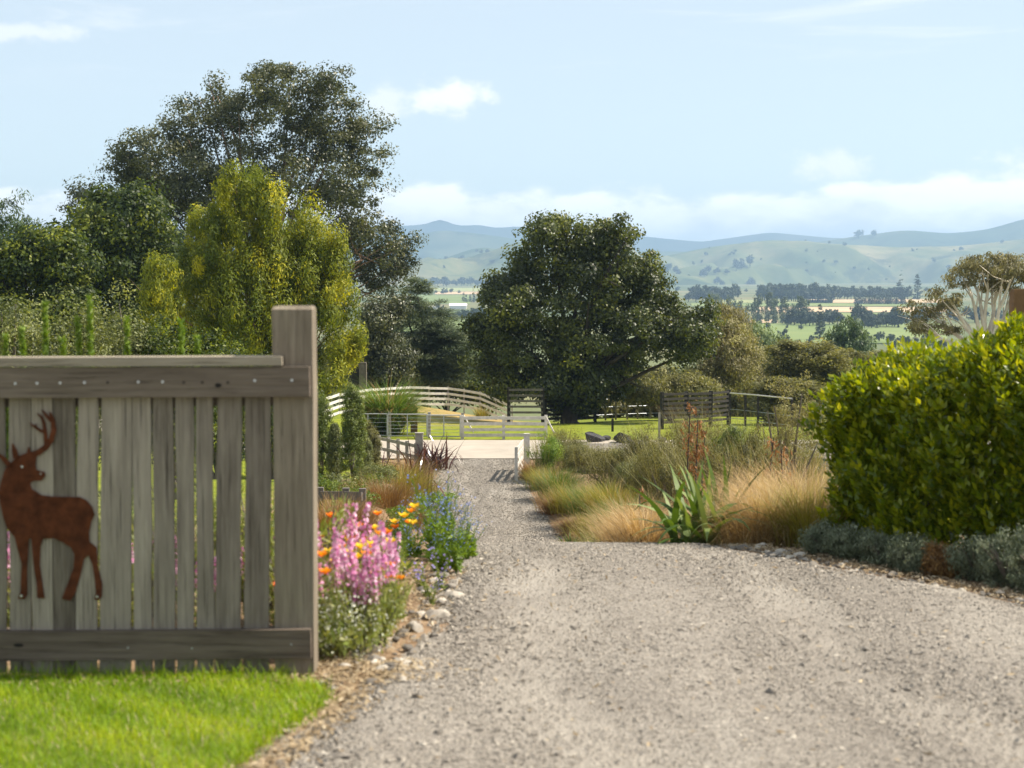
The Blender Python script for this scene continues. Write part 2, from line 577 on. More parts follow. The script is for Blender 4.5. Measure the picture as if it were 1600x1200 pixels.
def gravel_material():
    m, t, p = principled('crushed_gravel')
    g = t.node('ShaderNodeNewGeometry').outputs['Position']
    x, y, z = t.sep(g)
    v1 = t.node('ShaderNodeTexVoronoi')
    v1.inputs['Scale'].default_value = 52
    t.l.new(g, v1.inputs['Vector'])
    v2 = t.node('ShaderNodeTexVoronoi')
    v2.inputs['Scale'].default_value = 120
    t.l.new(g, v2.inputs['Vector'])
    big = t.noise(g, .9, 5, .6)
    med = t.noise(g, 7, 6, .7)
    cr = t.sep(v1.outputs['Color'])[0]
    cr2 = t.sep(v2.outputs['Color'])[1]
    f = t.math('ADD', t.math('MULTIPLY', cr, .34), t.math('ADD', t.math('MULTIPLY', cr2, .22), t.math('MULTIPLY', med, .40)))
    c = t.ramp(f, [(.24, (.125, .11, .094)), (.46, (.26, .232, .198)), (.75, (.38, .342, .292))])
    c = t.mix(t.math('MULTIPLY', t.ss(big, .42, .62), .16), c, (.345, .318, .278))
    far = t.math('MULTIPLY', t.ss(y, 16, 30), .8)
    mot = t.noise(t.comb(t.math('MULTIPLY', x, 4.0), t.math('MULTIPLY', y, .55), 0.0), 1.0, 7, .72)
    c = t.mix(far, c, t.ramp(mot, [(.36, (.09, .081, .072)), (.52, (.20, .181, .158)), (.68, (.34, .31, .272))]))
    tk = t.node('ShaderNodeAttribute', attribute_name='tint').outputs['Fac']
    c = t.mix(t.math('MULTIPLY', tk, t.math('ADD', .4, t.math('MULTIPLY', med, .5))), c, (.40, .362, .31))
    tr = t.noise(t.comb(t.math('MULTIPLY', x, 1.3), t.math('MULTIPLY', y, .12), 0.0), 1.0, 3, .5)
    c = t.mix(t.math('MULTIPLY', t.ss(tr, .46, .62), .30), c, (.38, .35, .305))
    pat = t.noise(t.comb(t.math('MULTIPLY', x, 1.0), t.math('MULTIPLY', y, .45), 0.0), .8, 5, .6)
    c = t.mix(t.math('MULTIPLY', t.ss(pat, .40, .66), .45), c, (.16, .14, .12))
    t.l.new(c, p.inputs['Base Color'])
    p.inputs['Roughness'].default_value = .9
    p.inputs['Specular IOR Level'].default_value = .15
    b = t.node('ShaderNodeBump')
    b.inputs['Strength'].default_value = .9
    b.inputs['Distance'].default_value = .012
    t.l.new(t.math('SUBTRACT', 1.0, t.math('ADD', v1.outputs['Distance'], t.math('MULTIPLY', v2.outputs['Distance'], .5))), b.inputs['Height'])
    t.l.new(b.outputs[0], p.inputs['Normal'])
    return m


def field_material(name, a, b, rows=0.0):
    m, t, p = principled(name)
    g = t.node('ShaderNodeNewGeometry').outputs['Position']
    n = t.noise(g, .012, 5, .6)
    t.l.new(t.ramp(n, [(.35, a), (.65, b)]), p.inputs['Base Color'])
    p.inputs['Roughness'].default_value = .95
    p.inputs['Specular IOR Level'].default_value = .05
    return m


def hill_material(name, a, b, c):
    m, t, p = principled(name)
    g = t.node('ShaderNodeNewGeometry').outputs['Position']
    n = t.noise(g, .0016, 7, .62)
    n2 = t.noise(g, .010, 5, .7)
    f = t.math('ADD', t.math('MULTIPLY', n, .7), t.math('MULTIPLY', n2, .3))
    scrub = t.ss(t.noise(g, .0045, 6, .7), .55, .62)
    t.l.new(t.mix(t.math('MULTIPLY', scrub, .65), t.ramp(f, [(.36, a), (.5, b), (.64, c)]), (.025, .042, .02)), p.inputs['Base Color'])
    p.inputs['Roughness'].default_value = 1
    p.inputs['Specular IOR Level'].default_value = 0
    return m


# ---------------------------------------------------------------- terrain
def grid_sheet(xs, ys, zf):
    X, Y = np.meshgrid(xs, ys)
    V = np.stack([X, Y, zf(X, Y)], -1).reshape(-1, 3)
    a, b = len(xs), len(ys)
    i = (np.arange(b - 1)[:, None] * a + np.arange(a - 1)[None]).ravel()
    return V, np.stack([i, i + 1, i + a + 1, i + a], 1)


geo = lambda a, b, n: np.geomspace(a, b, n)
xs = np.concatenate([np.arange(0, 20, .5), geo(20, 7400, 44)])
xs = np.concatenate([-xs[:0:-1], xs])
ys = np.concatenate([np.arange(-60, -5, 5), np.arange(-5, 70, .5), np.arange(70, 120, 1.5), geo(120, 11400, 60)])
g = Geo().add(*grid_sheet(xs, ys, gz))
tag(g.obj('ground', ground_material(), smooth=True), 'garden soil, paddock grass and valley floor', None, None, 'structure')

# the gravel driveway
gy = np.concatenate([np.arange(-20, 5, 1.0), np.arange(5, 20, .12), np.arange(20, 65.6, .4), [65.6]])
k = 41
u = np.linspace(0, 1, k)
jl = np.interp(gy, np.arange(-21, 68, .35), rng.normal(0, .07, len(np.arange(-21, 68, .35))))
jr = np.interp(gy, np.arange(-21, 68, .35), rng.normal(0, .07, len(np.arange(-21, 68, .35))))
L, Rr = led(gy) + jl, red(gy) + jr
X = L[:, None] * (1 - u) + Rr[:, None] * u
Yg = np.repeat(gy[:, None], k, 1)
edge = np.minimum(u, 1 - u)[None] * (Rr - L)[:, None]
def gravel_z(x, y, e):
    return gz(x, y) + .035 * sstep(e, 0, .25) - .012 + .010 * np.sin(x * 2.1 + np.sin(y * 1.1)) * np.cos(y * 1.4)


Zg = gravel_z(X, Yg, edge)
def track(x, y):
    c = np.interp(y, [0, 6, 10, 14, 28, 46, 62], [1.25, 1.1, .95, .62, .3, -.42, -1.05])
    h = np.interp(y, [0, 14, 46, 62], [.85, .72, .62, .62])
    wob = .12 * np.sin(y * .9) + .06 * np.sin(y * 2.3 + 1)
    return np.maximum(np.exp(-((x - c - h + wob) / .26) ** 2), np.exp(-((x - c + h + wob) / .26) ** 2))


V = np.stack([X, Yg, Zg - .012 * track(X, Yg)], -1).reshape(-1, 3)
i = (np.arange(len(gy) - 1)[:, None] * k + np.arange(k - 1)[None]).ravel()
Q = np.stack([i, i + 1, i + k + 1, i + k], 1)
tag(Geo().add(V, Q, track(X, Yg).ravel()).obj('gravel_driveway', gravel_material(), smooth=True), 'grey gravel driveway dipping over a crest towards the road', None, None, 'structure')

# the paved lane across the bottom, with a gravel apron to the right
ry = np.linspace(65.2, 72.4, 10)
rx = np.concatenate([np.linspace(-40, -12, 8), np.linspace(-11, 12, 40), np.linspace(13, 45, 10)])
tag(Geo().add(*grid_sheet(rx, ry, lambda x, y: gz(x, y) + .05)).obj('paved_lane', plain('pale_concrete', (.37, .325, .27), .9, .12, .8, .2), smooth=True), 'pale paved lane crossing the foot of the driveway', None, None, 'structure')

ax_ = np.concatenate([np.linspace(2.0, 12, 24), np.linspace(13, 40, 8)])
tag(Geo().add(*grid_sheet(ax_, np.linspace(58, 70.6, 12), lambda x, y: gz(x, y) + .09), 0.0).obj('gravel_apron', gravel_material(), smooth=True), 'grey gravel apron beside the paved lane', None, None, 'structure')
# fields on the plain
tan_f = field_material('stubble_field', (.46, .33, .20), (.56, .43, .28))
grn_f = field_material('green_field', (.15, .20, .07), (.21, .245, .095))
pal_f = field_material('pale_pasture', (.26, .30, .12), (.34, .34, .16))
YP = lambda py: (EYE + 30) * F / (py - 425)
for mat, x0, x1, p0, p1, lab in (
        (grn_f, 1120, 1480, 537, 506, 'green field'), (tan_f, 1150, 1215, 505, 500, 'tan strip'),
        (tan_f, 1180, 1480, 488, 480, 'tan field'), (grn_f, 1290, 1420, 497, 489, 'green strip'),
        (grn_f, 1080, 1420, 479, 474, 'green strip'), (tan_f, 1260, 1480, 473.5, 468, 'tan field'),
        (pal_f, 1120, 1300, 473.5, 469, 'pasture'), (grn_f, 640, 735, 475, 461, 'green field'),
        (tan_f, 680, 770, 460, 456, 'tan strip'), (pal_f, 650, 790, 455.5, 450, 'pasture'), (grn_f, 600, 760, 520, 488, 'green field')):
    Y0, Y1 = YP(p0), YP(p1)
    v = np.array([[(x0 - 800) / F * Y0, Y0, -29.6], [(x1 - 800) / F * Y0, Y0, -29.6], [(x1 - 800) / F * Y1, Y1, -29.6], [(x0 - 800) / F * Y1, Y1, -29.6]])
    tag(Geo().add(v, [[0, 1, 2, 3]]).obj('field', mat), lab + ' on the plain', None, None, 'structure')


# hills
def hills(tab, Yr, Y0, Yend, mat, amp, seed):
    tab = np.array(tab, float)
    hx = np.linspace(-7200, 7200, 420)
    hy = np.concatenate([np.linspace(Y0, Yr, 56), np.linspace(Yr, Yend, 12)[1:]])
    r = np.random.default_rng(seed)
    ph = r.uniform(0, 6.28, (16,))
    H = (425 - np.interp(hx / Yr * F + 800, tab[:, 0], tab[:, 1])) / F * Yr + EYE + 30
    kern = np.exp(-np.linspace(-1.6, 1.6, 5) ** 2)
    H = np.convolve(np.pad(H, 2, mode='edge'), kern / kern.sum(), 'valid')

    def zf(X, Y):
        h = np.interp(X, hx, H)
        s = np.where(Y <= Yr, np.clip((Y - Y0) / (Yr - Y0), 0, 1), np.clip((Yend - Y) / (Yend - Yr), 0, 1))
        prof = np.where(Y <= Yr, .42 * s + .58 * s ** 1.9, s)
        w = np.sin(np.pi * np.clip(s, 0, 1)) * np.where(Y <= Yr, 1, .0)
        n = 0
        for j in range(5):
            wl = 1900 / 1.75 ** j
            q = np.sin(X / wl * 6.28 + ph[j] + 1.7 * np.sin(Y / wl * 2.4 + ph[j + 5])) * np.cos(Y / wl * 1.9 + ph[j + 10] + X / wl)
            n = n + (.55 - 1.5 * np.abs(q) if j in (1, 2, 3) else q) / 1.5 ** j
        return -31 + h * prof + w * amp * n
    return Geo().add(*grid_sheet(hx, hy, zf)).obj('hills', mat, smooth=True), zf


hm1 = hill_material('hill_pasture', (.035, .065, .022), (.125, .14, .052), (.30, .25, .12))
hm2 = hill_material('far_hill_pasture', (.04, .065, .035), (.075, .10, .05), (.14, .145, .08))
hm3 = hill_material('distant_range', (.03, .045, .035), (.05, .065, .045), (.09, .095, .065))
hA, zA = hills([[0, 425], [500, 428], [640, 420], [700, 402], [750, 383], [800, 394], [900, 412], [960, 414], [1026, 402], [1112, 385], [1206, 374], [1300, 381], [1400, 386], [1500, 384], [1600, 373], [1750, 360], [2200, 390]], 5600, 4300, 6300, hm1, 85, 1)
hB, zB = hills([[0, 392], [400, 392], [640, 371], [687, 359], [740, 364], [805, 373], [900, 385], [1000, 392], [1150, 394], [1290, 376], [1337, 369], [1412, 359], [1480, 365], [1540, 359], [1600, 341], [1700, 334], [2000, 370]], 6900, 5900, 7700, hm2, 60, 2)
hC, zC = hills([[300, 365], [500, 358], [650, 352], [674, 350], [687, 338], [702, 350], [725, 354], [747, 350], [775, 357], [812, 353], [850, 362], [1000, 369], [1094, 378], [1202, 363], [1300, 372], [1500, 375], [1800, 380]], 9000, 7800, 10600, hm3, 55, 3)
tag(hA, 'pale green rolling hillsides beyond the plain', None, None, 'structure')
tag(hB, 'blue green ridge behind the nearer hills', None, None, 'structure')
tag(hC, 'hazy blue range on the skyline', None, None, 'structure')

# ---------------------------------------------------------------- haze
hz = Geo().add(*box((-7600, -120, -40), (7600, 11600, 232))).obj('haze', None)
hzm = bpy.data.materials.new('thin_air')
hzm.use_nodes = True
tt = NT(hzm.node_tree)
tt.n.clear()
pv = tt.node('ShaderNodeVolumePrincipled')
pv.inputs['Color'].default_value = (.50, .73, 1.0, 1)
pv.inputs['Density'].default_value = 1.5e-4
pv.inputs['Anisotropy'].default_value = 0.2
tt.l.new(pv.outputs[0], tt.node('ShaderNodeOutputMaterial').inputs['Volume'])
hz.data.materials.clear()
hz.data.materials.append(hzm)
tag(hz, 'thin blue haze over the valley', None, None, 'stuff')


# ---------------------------------------------------------------- the slatted gate
GY = 8.38


def gate():
    b = at(0, 1060, GY)
    O = np.array([-2.1, GY, float(gz(-2.1, GY))])
    t = thing('slatted_gate', 'weathered grey timber gate of upright slats standing beside the lawn', 'gate', O)
    pt = lambda px, py, dy=0.0: at(px, py, GY) + np.array([0, dy, 0]) - O

    def quadboard(c, depth0, depth1, tint=.5):
        """Prism from four photo corners (on the gate plane) with thickness."""
        f = [pt(*q, depth0) for q in c]
        r_ = [pt(*q, depth1) for q in c]
        return np.array(f + r_), np.array([(0, 1, 2, 3), (7, 6, 5, 4), (0, 4, 5, 1), (1, 5, 6, 2), (2, 6, 7, 3), (3, 7, 4, 0)])
    # slats
    sl = Geo()
    xs_ = [(-390, -352, .5), (-347, -310, .4), (-306, -268, .6), (-264, -228, .45), (-222, -180, .5), (-175, -138, .6), (-132, -96, .4), (-91, -50, .55), (-45, 4, .42),
           (11, 44, .52), (45.5, 78, .62), (79.5, 114, .34), (117, 149, .74), (153, 202, .66), (205, 233.5, .7), (237, 269, .44), (273, 300, .54), (305, 330, .48), (336, 374, .47), (380, 419, .42)]
    for a, c, ti in xs_:
        n = 7
        jl_, jr_ = rng.normal(-.1, .8, n), rng.normal(.1, .8, n)
        yy = np.linspace(600, 1056 + rng.uniform(-4, 3), n)
        tilt = rng.uniform(-1.8, 1.8)
        dj = rng.uniform(-.003, .003)
        rows = []
        for q in range(n):
            s_ = tilt * (yy[q] - 820) / 220
            rows += [pt(a + jl_[q] + s_, yy[q], .045 + dj), pt(c + jr_[q] + s_, yy[q], .045 + dj), pt(c + jr_[q] + s_, yy[q], .067 + dj), pt(a + jl_[q] + s_, yy[q], .067 + dj)]
        Vv = np.array(rows)
        Qq = [(4 * q + e, 4 * q + 4 + e, 4 * q + 4 + (e + 1) % 4, 4 * q + (e + 1) % 4) for q in range(n - 1) for e in range(4)]
        Qq += [(0, 1, 2, 3), (4 * n - 1, 4 * n - 2, 4 * n - 3, 4 * n - 4)]
        sl.add(Vv, Qq, ti + rng.uniform(-.05, .05))
    sl.obj('slat_panel', M['slat'], t)
    # post at the open end: tapered head and a bevelled top
    pg = Geo()
    rows = []
    prof = [(1060, 428, 489), (1000, 427, 488.5), (800, 426, 488), (620, 425, 487.5), (572, 423.5, 486.5), (520, 423, 486), (484, 422, 485.5), (479, 425, 483), (478.6, 428, 480)]
    for (py, a, c) in prof:
        e = 0 if py > 482 else .02
        rows += [pt(a, py, .048 + e), pt(c, py, .048 + e), pt(c, py, .235 - e), pt(a, py, .235 - e)]
    n = len(prof)
    Qq = [(4 * q + e, 4 * q + 4 + e, 4 * q + 4 + (e + 1) % 4, 4 * q + (e + 1) % 4) for q in range(n - 1) for e in range(4)]
    Qq += [(4 * n - 1, 4 * n - 2, 4 * n - 3, 4 * n - 4)]
    pg.add(np.array(rows), Qq, .56)
    pg.obj('gate_post', M['post'], t)
    pg2 = Geo()
    pg2.add(*quadboard([(-452, 1060), (-395, 1060), (-395, 480), (-452, 480)], .048, .235), .4)
    pg2.obj('gate_post', M['post'], t)
    tr_ = Geo().add(*quadboard([(-450, 624), (484, 620), (483, 573), (-450, 577)], 0.0, .044), .52)
    kn = []
    for (px, py, rr) in ((341, 602, 5.0),):
        c0 = pt(px, py, -.0015)
        an = np.linspace(0, 2 * np.pi, 13)[:-1]
        tr_.add(np.stack([c0[0] + np.cos(an) * rr * .0032, np.full(12, c0[1]), c0[2] + np.sin(an) * rr * .0021], 1), [list(range(12))[::1]], .5, 1)
    tr_ = tr_.obj('top_rail', [M['rail'], M['knot']], t)
    br_ = Geo().add(*quadboard([(-450, 1037), (486, 1029), (485, 984), (-450, 991)], 0.0, .044), .36)
    c0 = pt(29, 1008, -.0015)
    an = np.linspace(0, 2 * np.pi, 13)[:-1]
    br_.add(np.stack([c0[0] + np.cos(an) * .024, np.full(12, c0[1]), c0[2] + np.sin(an) * .009], 1), [list(range(12))], .5, 1)
    br_ = br_.obj('bottom_rail', [M['rail'], M['knot']], t)
    cp = Geo().add(*quadboard([(-450, 575.5), (441, 571), (440, 557), (-450, 561)], -.006, .13), .6)
    cp.obj('cap_rail', M['cap'], t)
    # rear frame rails that carry the slats
    bk = Geo().add(*quadboard([(-395, 640), (424, 636), (424, 590), (-395, 594)], .072, .11), .4)
    bk.obj('rear_rail', M['rail'], t)
    bk = Geo().add(*quadboard([(-395, 1030), (424, 1024), (424, 985), (-395, 990)], .072, .11), .4)
    bk.obj('rear_rail', M['rail'], t)
    # screws
    an = np.arange(8) / 8 * 2 * np.pi

    def screw(px, py, par, mat, rr=.0075):
        c = pt(px, py, -.0005)
        ring = lambda q, dy: np.stack([c[0] + np.cos(an) * q, np.full(8, c[1] + dy), c[2] + np.sin(an) * q], 1)
        Vv = np.vstack([ring(rr, .002), ring(rr * .8, -.003)])
        Qq = [(e, (e + 1) % 8, 8 + (e + 1) % 8, 8 + e) for e in range(8)]
        s = Geo().add(Vv, Qq)
        s.add(ring(rr * .8, -.003), [list(range(8))])
        s.obj('screw', mat, par)
    for px in (24, 58, 94, 132, 216, 254, 398, 456):
        screw(px, 599.5 - px * .012 + (4 if px in (94,) else 0) * 0, tr_, M['steel'])
    for px in (168, 287, 316, 356):
        screw(px, 597.5, tr_, M['bark_dark'])
    for px, py in ((200, 1012), (455, 1007), (300, 1013)):
        screw(px, py, br_, M['wire'], .005)
    return O


GO = gate()


def deer():
    o = np.array([-2.26, GY + .033, at(80, 938, GY)[2]])
    pt = lambda px, py: at(px, py, GY + .033) - o
    body = [(6.7, 736), (1.5, 753), (-2, 770), (0, 785), (5, 809), (11, 825.5), (22.5, 839), (27.7, 860), (33.7, 881), (32.5, 905), (32, 924.5), (27.7, 935), (38, 936), (42.7, 929), (42, 890), (45, 841),
            (48.7, 842), (51.7, 878), (57, 912.5), (57.7, 934), (69.7, 935), (66.7, 917), (62, 884), (63, 854), (67.5, 842), (84, 840.5), (99, 848), (111, 855.5), (116, 866), (114.7, 888.5),
            (105, 914), (96.7, 935.7), (110, 938.7), (117.7, 926), (126, 897.5), (131, 873.5), (138, 867.5), (144, 881), (147.7, 905), (150, 926), (147, 936.5), (154.5, 938), (159, 932),
            (159.7, 914), (153.7, 888.5), (150.7, 855.5), (139.5, 846.5), (138.7, 833), (142.5, 815), (147.7, 804.5), (144, 792.5), (135, 782), (124.5, 776.7), (82.5, 776), (64.5, 773.7),
            (49.3, 764), (46.7, 754.7), (53, 751), (65, 751), (70.7, 744), (70, 738), (57, 734.7), (54.7, 726.7), (57, 713), (52, 707), (45, 706), (28, 713), (18, 722), (12, 727)]
    t = thing('deer_silhouette', 'rusty steel stag cutout looking back over its shoulder, fixed to the gate slats', 'metal deer', o)
    n = len(body)
    Fr = np.array([pt(*q) for q in body])
    Bk = Fr + np.array([0, .006, 0])
    gg = Geo().add(np.vstack([Fr, Bk]), [(i_, (i_ + 1) % n, n + (i_ + 1) % n, n + i_) for i_ in range(n)])
    gg.add(Fr, [list(range(n))])
    gg.add(Bk, [list(range(n))[::-1]])
    gg.obj('body', M['rust'], t)

    def strokes(name, lines, dy):
        gg = Geo()
        for j, ln in enumerate(lines):
            P = np.array([(a, b) for a, b, w in ln], float)
            W = np.array([w for a, b, w in ln], float)
            T = unit(np.gradient(P, axis=0))
            N = np.stack([-T[:, 1], T[:, 0]], 1)
            Lf, Rt = P + N * W[:, None] / 2, P - N * W[:, None] / 2
            m_ = len(P)
            off = np.array([0, dy - .0006 * (j + 1), 0])
            a = np.array([pt(*q) for q in Lf]) + off
            b = np.array([pt(*q) for q in Rt]) + off
            d = np.array([0, .0055, 0])
            Vv = np.stack([a, b, b + d, a + d], 1).reshape(-1, 3)
            Qq = [(4 * q + e, 4 * q + 4 + e, 4 * q + 4 + (e + 1) % 4, 4 * q + (e + 1) % 4) for q in range(m_ - 1) for e in range(4)]
            Qq += [(0, 1, 2, 3), (4 * m_ - 1, 4 * m_ - 2, 4 * m_ - 3, 4 * m_ - 4)]
            gg.add(Vv, Qq)
        gg.obj(name, M['rust'], t)
    ra = [[(48, 711, 9), (60, 707, 9), (71, 699, 9), (80, 687, 8.5), (84, 672, 8), (82.5, 657, 6.5), (77.5, 644, 2)],
          [(72, 696, 6), (71, 678, 6), (68.5, 661, 5), (65, 652, 4), (58, 646, 1.2)],
          [(80, 658, 5), (72, 649, 4.5), (65, 640, 1.2)],
          [(70, 676, 4.5), (62, 672, 4), (54, 667, 3), (47, 661, 1.2)],
          [(57, 669, 3), (56, 662, 1)],
          [(45, 708, 6), (45, 703, 4), (45, 698, 1)]]
    strokes('antler', ra, 0)
    la = [[(46 - (a), b, w) for a, b, w in ln] for ln in ra]
    la = [[(a - 22 + 22, b + 4, w) for a, b, w in ln] for ln in la]
    la = [[(a - 4, b, w) for a, b, w in ln] for ln in la[:4]]
    strokes('antler', la, -.004)
    strokes('ear', [[(26, 716, 9), (23, 703, 8), (20, 693, 1.5)], [(15, 727, 8), (8, 718, 7), (-4, 707, 1.5)]], -.009)
    # fixing screws through the hooves and the eye
    an = np.arange(8) / 8 * 2 * np.pi
    for px, py, rr in ((33.5, 931, .0065), (152, 932, .006), (34.7, 729, .0065), (64, 740, .0035)):
        c = pt(px, py) + np.array([0, -.0065, 0])
        ring = lambda q, dy: np.stack([c[0] + np.cos(an) * q, np.full(8, c[1] + dy), c[2] + np.sin(an) * q], 1)
        s = Geo().add(np.vstack([ring(rr, .008), ring(rr * .8, 0)]), [(e, (e + 1) % 8, 8 + (e + 1) % 8, 8 + e) for e in range(8)])
        s.add(ring(rr * .8, 0), [list(range(8))])
        s.obj('screw', M['steel'], t)


deer()


# ---------------------------------------------------------------- fences
def post(p, h, w, mat, par, O, d=None, tint=.5):
    p = np.array(p, float) - O
    d = d or w
    V, Q = box((p[0] - w / 2, p[1] - d / 2, p[2] - .3), (p[0] + w / 2, p[1] + d / 2, p[2] + h))
    Geo().add(V, Q, tint).obj('post', mat, par)


def rail_fence(name, label, cat, pts, h, nr, rw, pmat, rmat, sub=1, z0=.25, pw=.11, top=None, pe=.12, group=None):
    """Post and rail fence along ground points; each post and each rail a part."""
    P = np.array(pts, float)
    O = P[0].copy()
    t = thing(name, label, cat, O, group)
    N = (len(P) - 1) * sub
    tt_ = np.linspace(0, len(P) - 1, N + 1)
    Q3 = np.stack([np.interp(tt_, np.arange(len(P)), P[:, c]) for c in range(3)], 1)
    for p in Q3:
        post(p, h + pe * .4, pw, pmat, t, O)
    for r_ in range(nr):
        zz = z0 + (h - z0 - rw / 2) * r_ / max(1, nr - 1)
        gg = Geo()
        for a, b in zip(Q3[:-1], Q3[1:]):
            e = np.array([0, -pw / 2 - .02, zz])
            j1, j2 = rng.normal(0, .008, 2)
            gg.add(*bar(a + e - O + [0, 0, j1], b + e - O + [0, 0, j2], .035, rw), rng.uniform(.3, .7))
        gg.obj('rail', rmat, t)
    return t


def onz(px, py, Y, h):
    """Ground point under a fence whose top shows at (px, py)."""
    p = at(px, py, Y)
    p[2] -= h
    return p


fp = [onz(x, y, Y, 1.15) for x, y, Y in ((400, 668, 66), (478, 631, 78), (530, 615, 88), (580, 607, 93), (640, 603.5, 96), (700, 605, 97), (750, 612.5, 97), (800, 634, 97))]
rail_fence('curved_rail_fence', 'long white post and rail fence curving round the paddock', 'fence', fp, 1.15, 4, .125, M['fence_grey'], M['paddock_white'], 2, .22, .07)
wf = [G(x, 73.2) for x in (722, 787, 853)]
wt = rail_fence('white_rail_fence', 'short white four-rail fence across the lane from the driveway', 'fence', wf, .95, 4, .13, M['fence_white'], M['fence_white'], 1, .18, .12)
for a, b in (((724, 74), (740, 73.4)), ((853, 73), (866, 72.9))):
    p, q = G(a[0], a[1]) - wf[0], G(b[0], b[1]) - wf[0]
    Geo().add(*bar(p + [0, -.1, .95], q + [0, -.25, .3], .03, .06)).obj('brace', M['fence_white'], wt)

# drive end posts, gate and low rails
pp = G(655, 62.5)
t = thing('gate_post', 'stout grey timber post beside the bronze flax at the drive end', 'post', pp)
post(pp, 1.2, .26, M['fence_grey'], t, pp)
c_ = Geo().add(*box((-.15, -.15, 1.2), (.15, .15, 1.24))).obj('post_cap', M['fence_grey'], t)
pp = G(823, 61.5)
t = thing('white_gate', 'white timber gate standing open against its white post', 'gate', pp)
post(pp, 1.3, .2, M['fence_white'], t, pp)
for z in (.2, .5, .8, 1.05):
    Geo().add(*bar((-.12, -.1, z), (-.36, -3.2, z - .0), .03, .12)).obj('rail', M['fence_white'], t)
Geo().add(*bar((-.16, -.2, .15), (-.39, -3.1, 1.05), .028, .1)).obj('brace', M['fence_white'], t)
Geo().add(*box((-.42, -3.3, .05), (-.32, -3.18, 1.15))).obj('end_stile', M['fence_white'], t)
lf = [G(x, Y) for x, Y in ((560, 67.5), (592, 66), (622, 64.5), (650, 63))]
rail_fence('low_rail_fence', 'low grey two-rail fence running up to the stout post', 'fence', lf, .78, 2, .12, M['fence_grey'], M['fence_grey'], 2, .35, .12)
sf = [G(x, Y, .0) for x, Y in ((500, 30), (540, 29.5), (566, 29))]
rail_fence('garden_rail_fence', 'short weathered garden fence half hidden by russet sedge', 'fence', sf, .55, 2, .14, M['fence_mid'], M['fence_mid'], 1, .2, .11)


def pipe_gate(label, x0, x1, Y, h, nw):
    a, b = G(x0, Y), G(x1, Y)
    t = thing('farm_gate', label, 'gate', a)
    a0, b0 = np.zeros(3), b - a
    fr = Geo()
    for p, q in (((0, 0, .1), (0, 0, h)), (b0 + [0, 0, .1], b0 + [0, 0, h]), ((0, 0, h), b0 + [0, 0, h]), ((0, 0, .1), b0 + [0, 0, .1]), (b0 * .5 + [0, 0, .1], b0 * .5 + [0, 0, h])):
        fr.add(*tube([p, (np.array(p) + q) / 2, q], .024, 6))
    fr.obj('gate_frame', M['wire'], t)
    for k_ in range(nw):
        z = .1 + (h - .1) * (k_ + 1) / (nw + 1)
        Geo().add(*tube([(0, 0, z), b0 / 2 + [0, 0, z], b0 + [0, 0, z]], .008, 4)).obj('wire', M['wire'], t)
    post(G(x1, Y + .1) + [.1, 0, 0], h + .08, .12, M['fence_grey'], t, a)


pipe_gate('galvanised pipe gate ending at the white rail fence', 668, 719, 73.4, .98, 5)
pipe_gate('galvanised pipe gate in front of the green grass clump', 606, 667, 73.6, 1.0, 5)
pipe_gate('galvanised pipe gate partly behind the columnar shrubs', 545, 605, 73.8, 1.0, 4)

# dark yard fences
yf = [G(x, 84) for x in (795, 848)]
rail_fence('yard_gate_frame', 'dark tall six-rail yard frame under the round tree', 'yard fence', yf, 1.72, 6, .1, M['fence_dark'], M['fence_mid'], 1, .35, .16)
yf = [G(x, Y) for x, Y in ((852, 86), (890, 88), (930, 89))]
rail_fence('yard_fence', 'dark rails of the cattle yard behind the round tree trunk', 'yard fence', yf, 1.15, 5, .12, M['fence_dark'], M['fence_dark'], 1, .25, .14)
yf = [G(x, Y) for x, Y in ((1034, 80), (1072, 81), (1110, 82), (1138, 84))]
rail_fence('yard_fence', 'dark seven-rail cattle yard beyond the rusty flower stalks', 'yard fence', yf, 1.62, 7, .11, M['fence_dark'], M['fence_dark'], 1, .3, .17)
yf = [G(x, Y) for x, Y in ((928, 92), (946, 92.5), (962, 93), (980, 93), (996, 93.5), (1016, 94), (1032, 94))]
t = thing('deer_fence', 'tall wire deer fence with thin posts right of the round tree', 'fence', yf[0])
for p in yf:
    post(p, 1.75, .09, M['bark_grey'], t, yf[0])
for z in (.3, .7, 1.1, 1.65):
    Geo().add(*tube(np.array([p - yf[0] + [0, 0, z] for p in yf]), .011, 4)).obj('wire', M['wire'], t)
yf = [G(x, Y) for x, Y in ((1140, 79), (1164, 77.5), (1184, 76), (1237, 73.5))]
t = thing('pipe_rail_fence', 'pale pipe top rail on dark posts beside the cattle yard', 'fence', yf[0])
for p in yf:
    post(p, 1.62, .10, M['fence_dark'], t, yf[0])
Geo().add(*tube(np.array([p - yf[0] + [0, -.08, 1.66] for p in yf]), .032, 6)).obj('rail', M['fence_white'], t)
for z in (.55, .95):
    Geo().add(*tube(np.array([p - yf[0] + [0, -.08, z] for p in yf]), .012, 4)).obj('wire', M['wire'], t)


def lone_post(px, Y, h, w, mat, label, d=None, name='timber_post'):
    p = G(px, Y)
    t = thing(name, label, 'post', p)
    post(p, h, w, mat, t, p, d)
    Geo().add(*box((-w * .42, -(d or w) * .42, h), (w * .42, (d or w) * .42, h + .02))).obj('post_top', mat, t)


